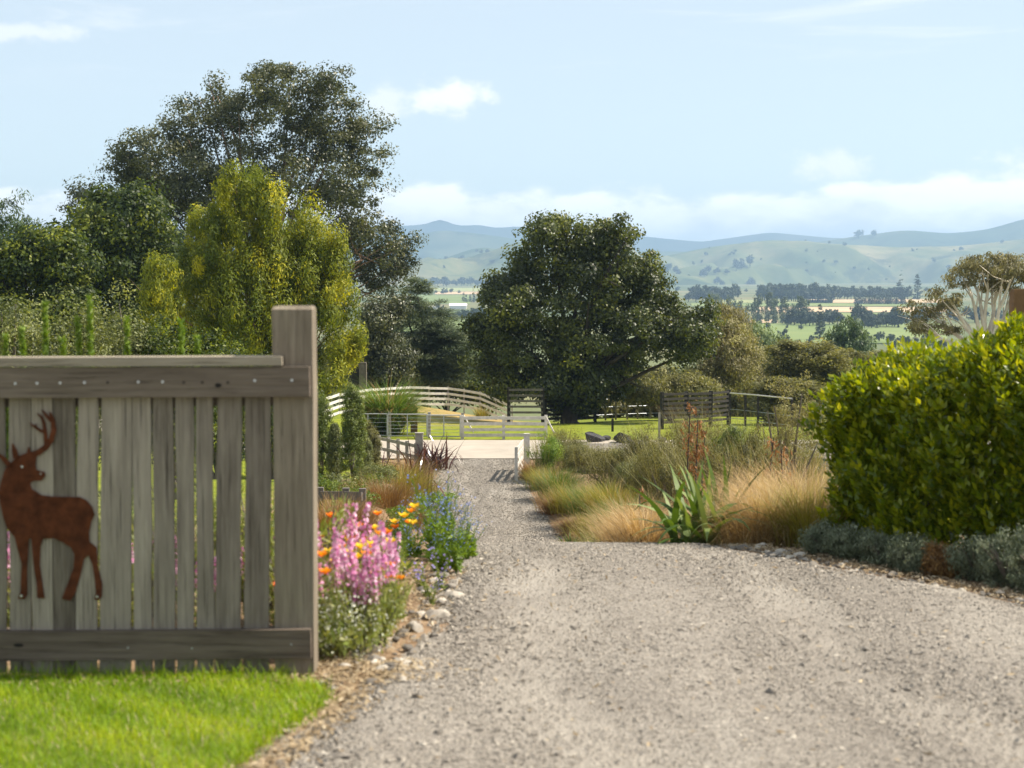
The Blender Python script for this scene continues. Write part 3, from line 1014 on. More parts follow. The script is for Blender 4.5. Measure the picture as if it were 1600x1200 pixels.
lone_post(957, 78, .55, .1, M['fence_dark'], 'short dark stake in the grass behind the boulders')
lone_post(1030, 73.6, 1.05, .09, M['fence_grey'], 'slim grey post before the dark cattle yard')
lone_post(647, 77, 1.15, .3, M['brown_post'], 'broad brown sleeper post beside the green grass clump', .1)
lone_post(568, 95, 2.3, .36, M['bark_grey'], 'thick dark strainer post under the golden tree')
lone_post(555, 95.6, 2.2, .5, M['fence_dark'], 'black boxy stub beside the thick strainer post', .4)
lone_post(1590, 15.5, 2.2, .15, M['brown_post'], 'brown post rising above the hedge by the gum tree')


# ---------------------------------------------------------------- trees
def limbs(base, tips, r0, fork=.35, bend=.12, sides=6, n=7):
    """Trunk that forks into limbs ending at the tips."""
    gg = Geo()
    base = np.array(base, float)
    top = np.mean(tips, 0)
    hub = base + (top - base) * np.array([.5, .5, 1]) * fork
    ts = np.linspace(0, 1, 6)[:, None]
    P = base * (1 - ts) + hub * ts + np.sin(ts * 3.1) * rng.normal(0, bend * .4, 3)
    gg.add(*tube(P, np.linspace(r0 * 1.25, r0 * .8, 6), 9))
    for tip in tips:
        tip = np.array(tip, float)
        ts = np.linspace(0, 1, n)[:, None]
        mid = hub + (tip - hub) * np.array([.35, .35, .6]) + rng.normal(0, bend, 3)
        st = hub + (base - hub) * rng.uniform(0, .25)
        P = st * (1 - ts) ** 2 + 2 * mid * ts * (1 - ts) + tip * ts ** 2
        P = P + rng.normal(0, bend * .12, P.shape) * np.sin(ts * np.pi)
        gg.add(*tube(P, np.linspace(r0 * rng.uniform(.35, .55), r0 * .05, n), sides))
        for _ in range(3):
            k0 = rng.integers(2, n - 1)
            q = P[k0] + rng.normal(0, 1, 3) * min(1.1, np.linalg.norm(tip - hub) * .12)
            gg.add(*tube([P[k0], (P[k0] + q) / 2 + rng.normal(0, bend * .2, 3), q], [r0 * .14, r0 * .08, r0 * .02], 4))
    return gg


def clusters(blobs, n, inner=.45):
    """Cluster centres in a set of ellipsoids (x, y, z, rx, ry, rz), thickest towards the outside."""
    B = np.array(blobs, float)
    w = (B[:, 3] * B[:, 4] + B[:, 3] * B[:, 5] + B[:, 4] * B[:, 5])
    w = w + .12 * w.mean()
    k_ = rng.choice(len(B), n, p=w / w.sum())
    d = unit(rng.normal(size=(n, 3)))
    r_ = inner + (1 - inner) * rng.random(n) ** .6
    C = B[k_, :3] + d * B[k_, 3:] * r_[:, None]
    return C, d


def crown(blobs, ncl, nleaf, cr, leaf, aspect=.5, flat=.7, up=.3, inner=.45, tdev=.2, dirmode=None, tips=None, lit=0.0):
    """Leaf crown: clusters of leaves over the blobs."""
    C, d = clusters(blobs, ncl, inner)
    per = max(1, nleaf // ncl)
    crs = cr * rng.uniform(.6, 1.35, ncl)
    CC = np.repeat(C, per, 0)
    o = unit(rng.normal(size=(len(CC), 3))) * (rng.random((len(CC), 1)) ** .45)
    o[:, 2] *= flat
    P = CC + o * np.repeat(crs, per)[:, None]
    N = o * .9 + np.repeat(d, per, 0) * .5 + rng.normal(0, .55, o.shape) + np.array([0, 0, up])
    D = None
    if dirmode == 'droop':
        D = np.array([0, 0, -1.]) + rng.normal(0, .45, o.shape) + np.repeat(d, per, 0) * np.array([.5, .5, 0])
    elif dirmode == 'up':
        D = np.array([0, 0, 1.]) + rng.normal(0, .35, o.shape) + np.repeat(d, per, 0) * .5
    elif dirmode == 'out':
        D = np.repeat(d, per, 0) * np.array([1, 1, .15]) + rng.normal(0, .25, o.shape)
        N = np.array([0, 0, 1.]) + rng.normal(0, .4, o.shape)
    ti = np.repeat(rng.normal(.42, tdev, ncl), per) + rng.normal(0, .16, len(P))
    V, Q = leaves(P, N, leaf * rng.uniform(.6, 1.35, len(P)), aspect, D)
    return Geo().add(V, Q, np.repeat(np.clip(ti, 0, 1), 4))


def px_blobs(rows, Y, base, depth=.85, spread=0.0):
    """Ellipsoids from photo outlines at distance Y: rows of (px, py, rx, ry[, dy])."""
    out = []
    for r_ in rows:
        px, py, rx, ry = r_[:4]
        dy = r_[4] if len(r_) > 4 else rng.uniform(-spread, spread)
        p = at(px, py, Y) + np.array([0, dy, 0]) - base
        out.append((*p, rx / F * Y, rx / F * Y * depth, ry / F * Y))
    return out


def tree(name, label, cat, px, Y, rows, mat, bark, ncl, nleaf, cr, leaf, r0=.25, ntips=14, fork=.3, aspect=.5, depth=.85, spread=1.0, group=None, **kw):
    base = G(px, Y)
    bl = px_blobs(rows, Y, base, depth, spread)
    t = thing(name, label, cat, base, group)
    tips, _ = clusters(bl, ntips, .35)
    limbs((0, 0, -.3), tips, r0, fork, bend=.05 * np.ptp(np.array(bl)[:, 2]) + .05).obj('trunk', M[bark], t, smooth=True)
    crown(bl, ncl, nleaf, cr, leaf, aspect, **kw).obj('crown', LEAF[mat], t)
    return t


tree('gum_tree', 'tallest grey green tree behind the golden tree, with pinkish limbs', 'tree', 400, 108, [
    (440, 155, 68, 55), (500, 185, 65, 65), (560, 220, 50, 60), (380, 195, 60, 45), (300, 215, 55, 45), (235, 240, 55, 32), (205, 262, 32, 26), (340, 165, 32, 28),
    (330, 290, 110, 60), (450, 270, 120, 75), (560, 310, 55, 60), (230, 310, 75, 45), (150, 320, 42, 36), (125, 345, 22, 34), (580, 370, 58, 55), (620, 395, 32, 45), (590, 430, 50, 40), (500, 400, 90, 70), (330, 390, 100, 60), (230, 380, 80, 55),
    (336, 128, 16, 10), (292, 160, 28, 12), (520, 130, 40, 26), (430, 112, 30, 16)],
    'gum', 'bark_pink', 980, 135000, .84, .18, .42, 46, .22, .55, .8, 2.0, inner=.25, up=.2)
tree('broadleaf_tree', 'dark green leafy tree left of the golden tree', 'tree', 190, 82, [
    (190, 350, 80, 60), (210, 320, 42, 32), (150, 400, 95, 65), (230, 420, 80, 70), (170, 470, 100, 60), (260, 460, 60, 70), (120, 430, 50, 60)],
    'dark', 'bark_dark', 420, 46000, .75, .19, .3, 16, .3, .6, .9, .8, tdev=.26)
tree('broadleaf_tree', 'lower dark tree at the far end of the tree row, lime green tips', 'tree', 55, 70, [
    (40, 440, 75, 62), (100, 420, 50, 55), (20, 405, 50, 30), (75, 385, 45, 22), (60, 500, 90, 50), (-40, 430, 60, 60), (115, 470, 40, 45)],
    'dark', 'bark_dark', 420, 44000, .65, .165, .25, 14, .3, .6, .9, .7, tdev=.3)
tree('pine_tree', 'open dark pine against the sky at the end of the tree row', 'tree', 20, 92, [
    (36, 330, 24, 30), (20, 360, 45, 38), (45, 375, 26, 26), (5, 340, 20, 26), (-15, 380, 40, 45), (20, 410, 45, 25)],
    'pine', 'bark_dark', 75, 6500, .5, .2, .22, 14, .5, .3, .9, .5, dirmode='up')
tree('golden_tree', 'golden yellow feathery tree, brightest in the row', 'tree', 430, 66, [
    (375, 300, 24, 40), (392, 284, 13, 26), (345, 335, 22, 45), (420, 330, 24, 48), (310, 375, 20, 45), (298, 352, 11, 22), (455, 350, 22, 50), (485, 360, 20, 55), (508, 390, 18, 50), (530, 420, 16, 50),
    (385, 380, 30, 60), (340, 420, 30, 60), (300, 440, 26, 55), (425, 420, 30, 65), (465, 430, 28, 65), (505, 455, 25, 60), (540, 470, 14, 55), (250, 452, 13, 40), (258, 490, 20, 40), (278, 500, 26, 45),
    (330, 500, 34, 60), (385, 490, 34, 65), (440, 510, 34, 60), (490, 520, 30, 55), (530, 530, 26, 50), (553, 535, 17, 40), (520, 585, 32, 40), (480, 580, 32, 40), (440, 570, 32, 45), (400, 560, 36, 50), (360, 400, 50, 70), (450, 410, 50, 60), (400, 480, 90, 90), (490, 470, 50, 80)],
    'wattle', 'bark_pink', 620, 165000, .38, .16, .2, 26, .2, .26, 1.0, 1.3, dirmode='up', flat=1.7, tdev=.22, inner=.5)
tree('golden_tree', 'small golden sapling at the golden tree\'s shaded flank', 'tree', 243, 63, [
    (243, 418, 9, 16), (258, 432, 12, 22), (245, 460, 18, 28), (250, 500, 24, 36)],
    'wattle', 'bark_pink', 90, 10000, .34, .15, .08, 5, .3, .22, .9, .2, dirmode='up', flat=1.2)
tree('cedar_tree', 'blue green cedar with drooping sprays behind the curved white fence', 'tree', 665, 103, [
    (640, 475, 28, 32), (655, 448, 14, 20), (670, 500, 40, 34), (705, 545, 34, 40), (650, 515, 50, 40), (690, 520, 22, 34), (680, 560, 55, 40), (640, 580, 60, 30), (690, 588, 50, 16), (720, 565, 22, 16), (712, 535, 18, 20)],
    'cedar', 'bark_dark', 520, 62000, .75, .3, .26, 18, .6, .13, .9, .9, dirmode='out', flat=.28, tdev=.22)
tree('scrub_tree', 'thin grey olive tree between the golden tree and the cedar', 'tree', 590, 99, [
    (590, 500, 34, 40), (575, 545, 42, 40), (610, 560, 40, 34), (620, 480, 22, 26), (600, 590, 50, 20)],
    'gum', 'bark_grey', 220, 24000, .7, .17, .15, 10, .3, .5, .9, .8, inner=.3)
tree('round_tree', 'big dark round-headed tree standing beside the cattle yard', 'tree', 893, 87, [
    (860, 395, 50, 50), (905, 400, 70, 45), (965, 405, 55, 50), (850, 365, 22, 26), (975, 372, 16, 18), (815, 420, 30, 35), (900, 470, 120, 75), (810, 480, 60, 55), (975, 470, 62, 60), (770, 475, 26, 24), (760, 520, 25, 35),
    (830, 545, 90, 60), (930, 545, 90, 60), (1045, 512, 52, 42), (1085, 505, 30, 30), (1068, 538, 44, 36), (1095, 520, 16, 26), (870, 600, 85, 40), (940, 590, 55, 35), (800, 590, 50, 28), (745, 560, 12, 22), (1000, 545, 40, 40), (905, 632, 60, 18), (915, 375, 45, 36), (945, 390, 50, 40), (858, 352, 20, 20), (1005, 440, 40, 42), (1020, 480, 50, 42), (1000, 515, 60, 45), (1075, 520, 40, 40), (790, 440, 30, 30), (800, 540, 60, 50), (858, 345, 9, 14), (880, 352, 7, 12), (942, 358, 7, 12), (968, 352, 8, 14), (985, 362, 7, 12), (830, 385, 10, 12), (1010, 400, 9, 14), (1100, 485, 9, 14), (772, 452, 9, 12), (745, 505, 8, 14)],
    'central', 'bark_dark', 640, 115000, .72, .165, .42, 26, .24, .62, .95, 1.5, tdev=.22, inner=.3)
for (px, Y, rows, lab, n, mat) in (
        (1100, 96, [(1125, 545, 38, 45), (1105, 590, 45, 32), (1145, 560, 36, 42), (1135, 510, 22, 24), (1080, 605, 30, 20)], 'twiggy olive brown tree right of the round tree', 9500, 'twig'),
        (1150, 112, [(1145, 515, 30, 34), (1160, 555, 34, 40), (1135, 490, 18, 18), (1175, 590, 36, 24)], 'taller twiggy tree with pale top beside the willow', 8000, 'twig'),
        (1050, 90, [(1050, 612, 44, 20), (1085, 608, 40, 22), (1010, 612, 30, 16), (985, 610, 24, 16)], 'low olive bush behind the deer fence', 7000, 'kanuka'),
        (1195, 125, [(1190, 570, 36, 34), (1215, 600, 40, 28), (1165, 595, 26, 26)], 'olive scrub tree below the pale willow', 7000, 'kanuka')):
    tree('scrub_tree', lab, 'tree', px, Y, rows, mat, 'bark_pink', 230, n * 5 // 2, .6, .18, .12, 22, .15, .35, .9, .8, inner=.2, dirmode='up')
tree('willow_tree', 'pale grey green willow below the round field tree', 'tree', 1190, 230, [
    (1180, 535, 28, 34), (1205, 550, 30, 28), (1165, 560, 22, 30), (1225, 570, 30, 20)], 'willow', 'bark_grey', 200, 12000, 1.3, .5, .3, 8, .3, .35, .9, 2, dirmode='up')
for (px, Y, rows, lab) in (
        (1270, 100, [(1265, 555, 50, 22), (1235, 575, 38, 20), (1290, 575, 50, 26), (1250, 600, 50, 26), (1225, 545, 22, 12)], 'wide flat-topped olive brown bush tree below the dark pine'),
        (1320, 104, [(1320, 565, 34, 20), (1345, 585, 40, 26), (1300, 600, 40, 30), (1370, 570, 30, 20)], 'flat-topped bush tree half behind the hedge'),
        (1225, 84, [(1215, 612, 32, 22), (1250, 622, 36, 26), (1235, 650, 40, 22)], 'low olive bush tree at the end of the pipe rail')):
    tree('bush_tree', lab, 'tree', px, Y, rows, 'kanuka', 'bark_grey', 260, 30000, .6, .19, .16, 12, .3, .4, .9, .9, flat=.45, dirmode='out', inner=.3)
tree('pine_tree', 'dark rounded pine rising before the green field', 'tree', 1325, 190, [
    (1322, 520, 26, 20), (1300, 535, 18, 18), (1345, 537, 26, 18), (1325, 545, 44, 16), (1330, 508, 12, 10), (1305, 552, 30, 10)], 'pine', 'bark_dark', 130, 7500, .9, .45, .3, 8, .3, .3, .9, 1.2, dirmode='up')


for (px, Y, rows, lab, mat) in (
        (540, 112, [(520, 585, 60, 40), (560, 560, 50, 40)], 'dark thicket behind the end of the curved fence under the golden tree', 'dark'),
        (620, 116, [(610, 590, 50, 30), (650, 575, 40, 36)], 'dark thicket under the cedar behind the curved fence', 'kanuka'),
        (760, 112, [(745, 585, 30, 36), (775, 600, 34, 26)], 'dark thicket between the cedar and the round tree', 'dark'),
        (1000, 112, [(985, 605, 50, 22), (1030, 600, 40, 26)], 'dull olive thicket behind the wire deer fence', 'kanuka'),
        (1110, 118, [(1100, 610, 56, 24), (1160, 610, 50, 26)], 'dull olive thicket behind the cattle yard', 'kanuka'),
        (1250, 125, [(1220, 600, 50, 40), (1290, 605, 60, 36)], 'dull olive thicket below the flat-topped bush tree', 'kanuka'),
        (700, 105, [(640, 598, 50, 24), (690, 598, 45, 24), (735, 603, 40, 22), (780, 612, 36, 20)], 'low dark thicket hugging the back of the curved fence', 'dark'),
        (960, 98, [(935, 628, 34, 18), (975, 628, 40, 18), (1020, 630, 40, 18)], 'grey brown scrub right behind the wire deer fence', 'twig'),
        (1110, 100, [(1065, 632, 44, 20), (1120, 634, 44, 20), (1180, 640, 50, 20), (1240, 645, 40, 22)], 'grey brown scrub right behind the dark cattle yard', 'kanuka'),
        (320, 112, [(300, 560, 110, 60), (180, 560, 110, 60), (420, 560, 80, 50)], 'deep dark thicket under the tallest tree', 'dark')):
    tree('thicket', lab, 'thicket', px, Y, rows, mat, 'bark_dark', 170, 17000, .9, .22, .12, 12, .15, .5, .9, 1.0, inner=.2)


def far_gum():
    Y = 64
    base = G(1540, Y)
    t = thing('gum_tree', 'gum tree with white forking limbs and umbrella crown above the hedge', 'tree', base)
    rows = [(1545, 415, 42, 17), (1590, 413, 38, 18), (1505, 435, 30, 17), (1560, 440, 38, 15), (1600, 445, 40, 20), (1470, 462, 26, 15), (1450, 488, 32, 18), (1428, 508, 20, 13), (1490, 478, 22, 12),
            (1478, 512, 34, 13), (1640, 430, 40, 26), (1525, 420, 26, 18), (1680, 455, 40, 30), (1610, 475, 30, 14), (1580, 425, 40, 14)]
    bl = px_blobs(rows, Y, base, .9, .9)
    hub = np.array([0, 0, 3.2])
    gg = Geo().add(*tube([(0, 0, -.3), (.05, 0, 1.6), hub], [.3, .24, .2], 9))
    for b in bl:
        tip = np.array(b[:3])
        ts = np.linspace(0, 1, 8)[:, None]
        mid = hub + (tip - hub) * np.array([.25, .3, .62]) + rng.normal(0, .15, 3)
        P = hub * (1 - ts) ** 2 + 2 * mid * ts * (1 - ts) + tip * ts ** 2 + rng.normal(0, .03, (8, 3))
        gg.add(*tube(P, np.linspace(.11, .02, 8), 6))
        for _ in range(4):
            q = P[rng.integers(4, 7)]
            e = tip + rng.normal(0, 1, 3) * np.array(b[3:]) * .7
            gg.add(*tube([q, (q + e) / 2 + rng.normal(0, .06, 3), e], [.03, .02, .008], 4))
    gg.obj('trunk', M['bark_white'], t, smooth=True)
    crown(bl, 330, 27000, .30, .12, .32, flat=.6, inner=.4, dirmode='droop', tdev=.2).obj('crown', LEAF['gumtop'], t)


far_gum()


# ---------------------------------------------------------------- far trees on the plain and hills
def far_proto(kind):
    gg = Geo()
    if kind == 'round':
        bl = [(rng.uniform(-2.5, 2.5), rng.uniform(-2.5, 2.5), rng.uniform(5, 11), 3.6, 3.6, 3.4) for _ in range(7)]
        c = crown(bl, 60, 900, 1.5, 1.5, .7)
    elif kind == 'cone':
        bl = [(0, 0, 2 + 2.6 * q, 3.6 - .55 * q, 3.6 - .55 * q, 2.2) for q in range(6)]
        c = crown(bl, 60, 900, 1.1, 1.4, .5, dirmode='out', flat=.5)
    else:
        bl = [(rng.uniform(-.5, .5), rng.uniform(-.5, .5), 2.5 + 2.3 * q, 2.1 - .15 * abs(q - 3), 2.1, 2.4) for q in range(7)]
        c = crown(bl, 60, 800, 1.0, 1.2, .5, dirmode='up', flat=1.3)
    gg.v, gg.f, gg.t, gg.m, gg.n = c.v, c.f, c.t, c.m, c.n
    gg.add(*tube([(0, 0, -1.5), (0, 0, 2), (.1, 0, 6)], [.5, .4, .2], 6), .0)
    return gg


protos = {}
for kd in ('round', 'cone', 'poplar'):
    protos[kd] = [far_proto(kd).mesh(kd + '_tree', LEAF['farpale' if kd == 'poplar' else 'far']) for _ in range(3)]


def far_tree(kind, x, y, z, h, label, group=None, wide=1.0, name=None):
    o = bpy.data.objects.new(name or {'round': 'field_tree', 'cone': 'conifer_tree', 'poplar': 'poplar_tree'}[kind], random.choice(protos[kind]))
    COL.objects.link(o)
    o.location = (x, y, z)
    s = h / 15.5
    o.scale = (s * wide, s * wide, s)
    o.rotation_euler = (0, 0, random.uniform(0, 6.28))
    return tag(o, label, 'tree', group)


def belt(kind, x0, x1, pyb, h_px, n, label, group, jy=.03, jh=.25, wide=1.0):
    for q in range(n):
        px = x0 + (x1 - x0) * (q + .5 + random.uniform(-.35, .35)) / n
        Y = YP(pyb) * (1 + random.uniform(-jy, jy))
        h = h_px / F * Y * (1 + random.uniform(-jh, jh))
        far_tree(kind, (px - 800) / F * Y, Y, -30.2, h, label, group, wide)


belt('round', 1190, 1305, 470.5, 31, 34, 'dark hazy tree in the tall belt at the foot of the hills', 'tall belt below the hills', .03, .15)
belt('round', 1300, 1420, 467.5, 22, 24, 'hazy tree in the lower belt below the pale hillside', 'lower belt below the hills', .03, .2)
belt('round', 1074, 1150, 470, 26, 15, 'hazy tree in the sloping clump beside the round-headed tree', 'sloping clump on the plain', .04, .3)
belt('cone', 1335, 1414, 475.5, 15, 24, 'clipped dark shelter tree between the two tan fields', 'shelter row between tan fields', .004, .06, 1.2)
belt('poplar', 1105, 1265, 505, 33, 26, 'pale poplar in the loose row behind the green field', 'poplars behind the green field', .03, .3)
belt('round', 1225, 1310, 508, 28, 14, 'dark tree in the clump beside the lone conifer', 'clump beside the lone conifer', .03, .3)
belt('round', 1335, 1405, 511, 33, 15, 'dark tree in the clump below the clipped shelter row', 'clump below the shelter row', .03, .3)
belt('round', 1390, 1470, 502, 22, 12, 'hazy tree in the clump seen through the gum tree', 'clump behind the gum tree', .04, .3)
belt('round', 1480, 1660, 500, 26, 16, 'hazy tree in the clump seen under the gum crown', 'clump under the gum crown', .05, .3)
belt('round', 1130, 1320, 549, 20, 20, 'bushy tree along the near edge of the green field', 'trees on the near field edge', .08, .35)
belt('round', 1340, 1480, 540, 22, 10, 'bushy tree on the field edge behind the hedge', 'trees on the field edge behind the hedge', .06, .35)
belt('round', 655, 800, 447, 15, 26, 'blue hazy tree in the belt between the two big trees', 'belt seen between the big trees', .05, .35)
belt('cone', 722, 790, 472, 13, 12, 'dark shelter tree behind the white shed', 'shelter trees behind the white shed', .01, .12, 1.2)
belt('round', 640, 720, 459, 9, 10, 'hazy tree along the field above the white shed', 'trees above the white shed', .03, .35)
belt('round', 640, 790, 500, 22, 14, 'hazy bushy tree below the white shed', 'trees below the white shed', .05, .35)
far_tree('cone', at(1281, 530, YP(531))[0], YP(531), -30.2, 54 / F * YP(531), 'lone tall dark conifer in the green field', wide=.85)
far_tree('round', at(1224, 540, YP(541))[0], YP(541), -30.2, 33 / F * YP(541), 'lone round tree in the green field near the conifer', wide=1.0)
far_tree('round', at(1297, 475, YP(474.5))[0], YP(474.5), -30.2, 12 / F * YP(474.5), 'small round tree beside the clipped shelter row', wide=1.2)
far_tree('cone', at(1407, 440, YP(468))[0], YP(468), -30.2, 36 / F * YP(468), 'taller dark conifer at the end of the lower belt')
far_tree('cone', at(1434, 440, YP(468))[0], YP(468), -30.2, 38 / F * YP(468), 'last tall conifer of the lower belt, near the gum tree')
for q in range(110):
    px = random.uniform(1010, 1600) if q < 88 else random.uniform(655, 780)
    Y = random.uniform(4500, 5580)
    x = (px - 800) / F * Y
    s = random.choice((7, 9, 12, 15))
    far_tree('round', x, Y, float(zA(np.array(x), np.array(Y))) - .5, s, 'small dark bush dotted on the pale hillside', 'bushes dotted over the hillside', 1.3, 'hillside_bush')
for (px, Y, n, h, lab, gr) in ((1168, 4640, 10, 32, 'dark tree in the gully clump on the hillside', 'gully clump on the hillside'), (1080, 4560, 18, 23, 'dark tree in the hillside plantation strip', 'plantation strip on the hillside'), (1255, 6850, 8, 21, 'tree of the clump on the skyline', 'skyline clump')):
    for q in range(n):
        w = 18 if n == 10 else 50 if n == 18 else 22
        x = (px + random.uniform(-w, w) - 800) / F * Y
        y = Y + random.uniform(-120, 120)
        zz = float((zB if Y > 6000 else zA)(np.array(x), np.array(y)))
        far_tree('round', x, y, zz - 1, h * random.uniform(.7, 1.2), lab, gr)
far_tree('round', (1340 - 800) / F * 6860, 6860, float(zB(np.array((1340 - 800) / F * 6860), np.array(6860.))) - 2, 48, 'bigger single tree standing on the ridge skyline', wide=1.1)
far_tree('round', (1364 - 800) / F * 6860, 6860, float(zB(np.array((1364 - 800) / F * 6860), np.array(6860.))) - 2, 34, 'smaller single tree standing on the ridge skyline', wide=1.1)


belt('round', 1100, 1480, 514, 10, 16, 'small hazy tree along the lane between the green fields', 'trees along the lane between fields', .03, .4)
belt('poplar', 1060, 1200, 560, 26, 12, 'pale tree in the near loose row above the olive thicket', 'near pale tree row', .06, .35, 1.4)
belt('round', 1020, 1480, 456, 10, 30, 'small tree at the very foot of the hillside', 'trees at the hillside foot', .05, .4, 1.2)


def shed(px0, px1, pyb, hpx, label):
    Y = YP(pyb)
    x0, x1 = (px0 - 800) / F * Y, (px1 - 800) / F * Y
    h = hpx / F * Y
    t = thing('farm_shed', label, 'shed', ((x0 + x1) / 2, Y, -30))
    w = (x1 - x0) / 2
    Geo().add(*box((-w, -6, -.3), (w, 6, h * .62))).obj('wall', M['shed_wall'], t)
    V = np.array([(-w - .5, -6.6, h * .62 + .003), (w + .5, -6.6, h * .62 + .003), (w + .5, 0, h), (-w - .5, 0, h), (-w - .5, 6.6, h * .62 + .003), (w + .5, 6.6, h * .62 + .003)])
    Geo().add(V, [(0, 1, 2, 3), (3, 2, 5, 4)]).add(V[[0, 3, 4]], [(0, 1, 2)]).add(V[[1, 5, 2]], [(0, 1, 2)]).obj('roof', M['shed_roof'], t)


shed(703, 729, 482.5, 8.5, 'long white farm shed on the plain between the big trees')
shed(670, 683, 483, 6, 'small pale shed at the end of the long white shed')


# ---------------------------------------------------------------- shrubs, sedges and garden plants
def shrub(name, label, loc, w, h, mat, bark='bark_grey', n=4000, leaf=.05, ncl=60, dirmode=None, aspect=.5, cr=None, inner=.3, flat=.8, tdev=.2, group=None, narrow=1.0, depth=None, stems=9):
    t = thing(name, label, 'shrub', loc, group)
    d = depth or w
    bl = [(0, 0, h * .5, w / 2 * .85, d / 2 * .85, h * .46)]
    for _ in range(6):
        a = rng.uniform(0, 6.28)
        bl.append((math.cos(a) * w * .25, math.sin(a) * d * .25, h * rng.uniform(.35, .75), w * .24, d * .24, h * .25))
    tips, _ = clusters(bl, stems, .4)
    gg = Geo()
    for tp in tips:
        b0 = rng.normal(0, w * .05, 3) * [1, 1, 0]
        gg.add(*tube([b0 + [0, 0, -.08], b0 * .5 + tp * [.4, .4, .5] + rng.normal(0, .02 * w, 3), tp], [.016 * h + .004, .010 * h + .002, .003 * h], 5))
    gg.obj('stem', M[bark], t)
    crown(bl, ncl, n, cr or w * .16, leaf, aspect, flat=flat, inner=inner, dirmode=dirmode, tdev=tdev).obj('foliage', LEAF[mat], t)
    return t


def wispy(name, label, loc, w, h, mat, n=900, leaf=.035, group=None, m_=34, dr=1.0):
    """Shrub of many fine ascending stems with small leaves along them."""
    t = thing(name, label, 'shrub', loc, group)
    r0 = rng.normal(0, w * .1, (n, 3)) * [1, 1, 0]
    V, Q, k_ = blades(r0, rng.uniform(0, 6.28, n), np.abs(rng.normal(.1, .3, n)) + .05, h * rng.uniform(.55, 1.15, n), .006 + .003 * h, rng.uniform(.0, .9, n) * dr, 5, 3)
    ti = np.repeat(np.clip(rng.normal(.4, .2, n), 0, 1), k_)
    Geo().add(V, Q, ti).obj('stem', LEAF['twig'], t)
    Vb = V.reshape(n, 6, 2, 3).mean(2)
    pick = rng.integers(0, n, n * m_)
    s_ = rng.uniform(1.2, 4.99, n * m_)
    i0 = s_.astype(int)
    f_ = (s_ - i0)[:, None]
    P = Vb[pick, i0] * (1 - f_) + Vb[pick, i0 + 1] * f_ + rng.normal(0, .04 * w + .02, (n * m_, 3))
    V2, Q2 = leaves(P, rng.normal(0, 1, P.shape) + [0, 0, .4], leaf * rng.uniform(.6, 1.4, len(P)), .5, np.array([0, 0, 1.]) + rng.normal(0, .7, P.shape))
    Geo().add(V2, Q2, np.repeat(np.clip(rng.normal(.45, .22, len(P)), 0, 1), 4)).obj('foliage', LEAF[mat], t)
    return t


def sedge(label, loc, r_, h, mat, n=900, width=.007, droop=1.5, group=None, name='tussock_grass', cat='tussock grass', lean=.45, seg=5, base=.28):
    t = thing(name, label, cat, loc, group)
    root = rng.normal(0, r_ * base, (n, 3)) * [1, 1, 0]
    az = np.arctan2(root[:, 1], root[:, 0]) + rng.normal(0, .6, n)
    V, Q, k_ = blades(root + [0, 0, -.03], az, np.abs(rng.normal(lean * .8, lean * .5, n)), h * rng.uniform(.75, 1.5, n), width * rng.uniform(.7, 1.3, n), rng.uniform(.5, 1.1, n) * droop, seg)
    ti = np.clip(rng.normal(.48, .22, n), 0, 1)
    half = n // 6
    nv = half * k_
    nf = half * seg
    Geo().add(V[nv:], Q[nf:] - nv, np.repeat(ti[half:], k_)).obj('blades', LEAF[mat], t)
    Geo().add(V[:nv], Q[:nf], np.repeat(np.clip(ti[:half] * .6, 0, 1), k_)).obj('dry_blades', LEAF['dry' if mat in ('tan', 'russet') else 'tan'], t)
    return t


def flax(label, loc, n, length, width, mat, lean=.5, droop=1.3, name='flax_plant', seg=7, spread=.06, group=None):
    t = thing(name, label, 'plant', loc, group)
    for part, m_, k0, sc_ in (('leaf_fan', n - n // 3, 0, 1.0), ('inner_leaves', n // 3, 1, .95)):
        root = rng.normal(0, spread, (m_, 3)) * [1, 1, 0]
        V, Q, k_ = blades(root, rng.uniform(0, 6.28, m_), np.abs(rng.normal(lean * (1 - .5 * k0), .2, m_)), length * rng.uniform(.7, 1.15, m_) * sc_, width * rng.uniform(.75, 1.2, m_), rng.uniform(.45, 1.0, m_) * droop * (1 - .6 * k0), seg, 2.6)
        Geo().add(V, Q, np.repeat(np.clip(rng.normal(.38, .25, m_), 0, 1), k_)).obj(part, LEAF[mat], t)
    return t


# shrubs above the gate, left garden
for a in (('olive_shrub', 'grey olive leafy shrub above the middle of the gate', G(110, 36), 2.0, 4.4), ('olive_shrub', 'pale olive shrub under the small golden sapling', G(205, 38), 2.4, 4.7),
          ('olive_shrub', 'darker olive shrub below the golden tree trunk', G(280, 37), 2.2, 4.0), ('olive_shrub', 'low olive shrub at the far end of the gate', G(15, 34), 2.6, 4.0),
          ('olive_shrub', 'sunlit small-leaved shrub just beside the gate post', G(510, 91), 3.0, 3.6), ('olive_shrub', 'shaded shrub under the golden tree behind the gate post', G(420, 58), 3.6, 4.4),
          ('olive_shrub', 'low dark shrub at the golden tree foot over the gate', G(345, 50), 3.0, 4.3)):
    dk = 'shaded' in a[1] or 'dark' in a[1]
    shrub(a[0], a[1], a[2], a[3], a[4], 'dark' if dk else 'olive', n=20000, leaf=.085 if dk else .07, ncl=190, cr=.36, tdev=.24)
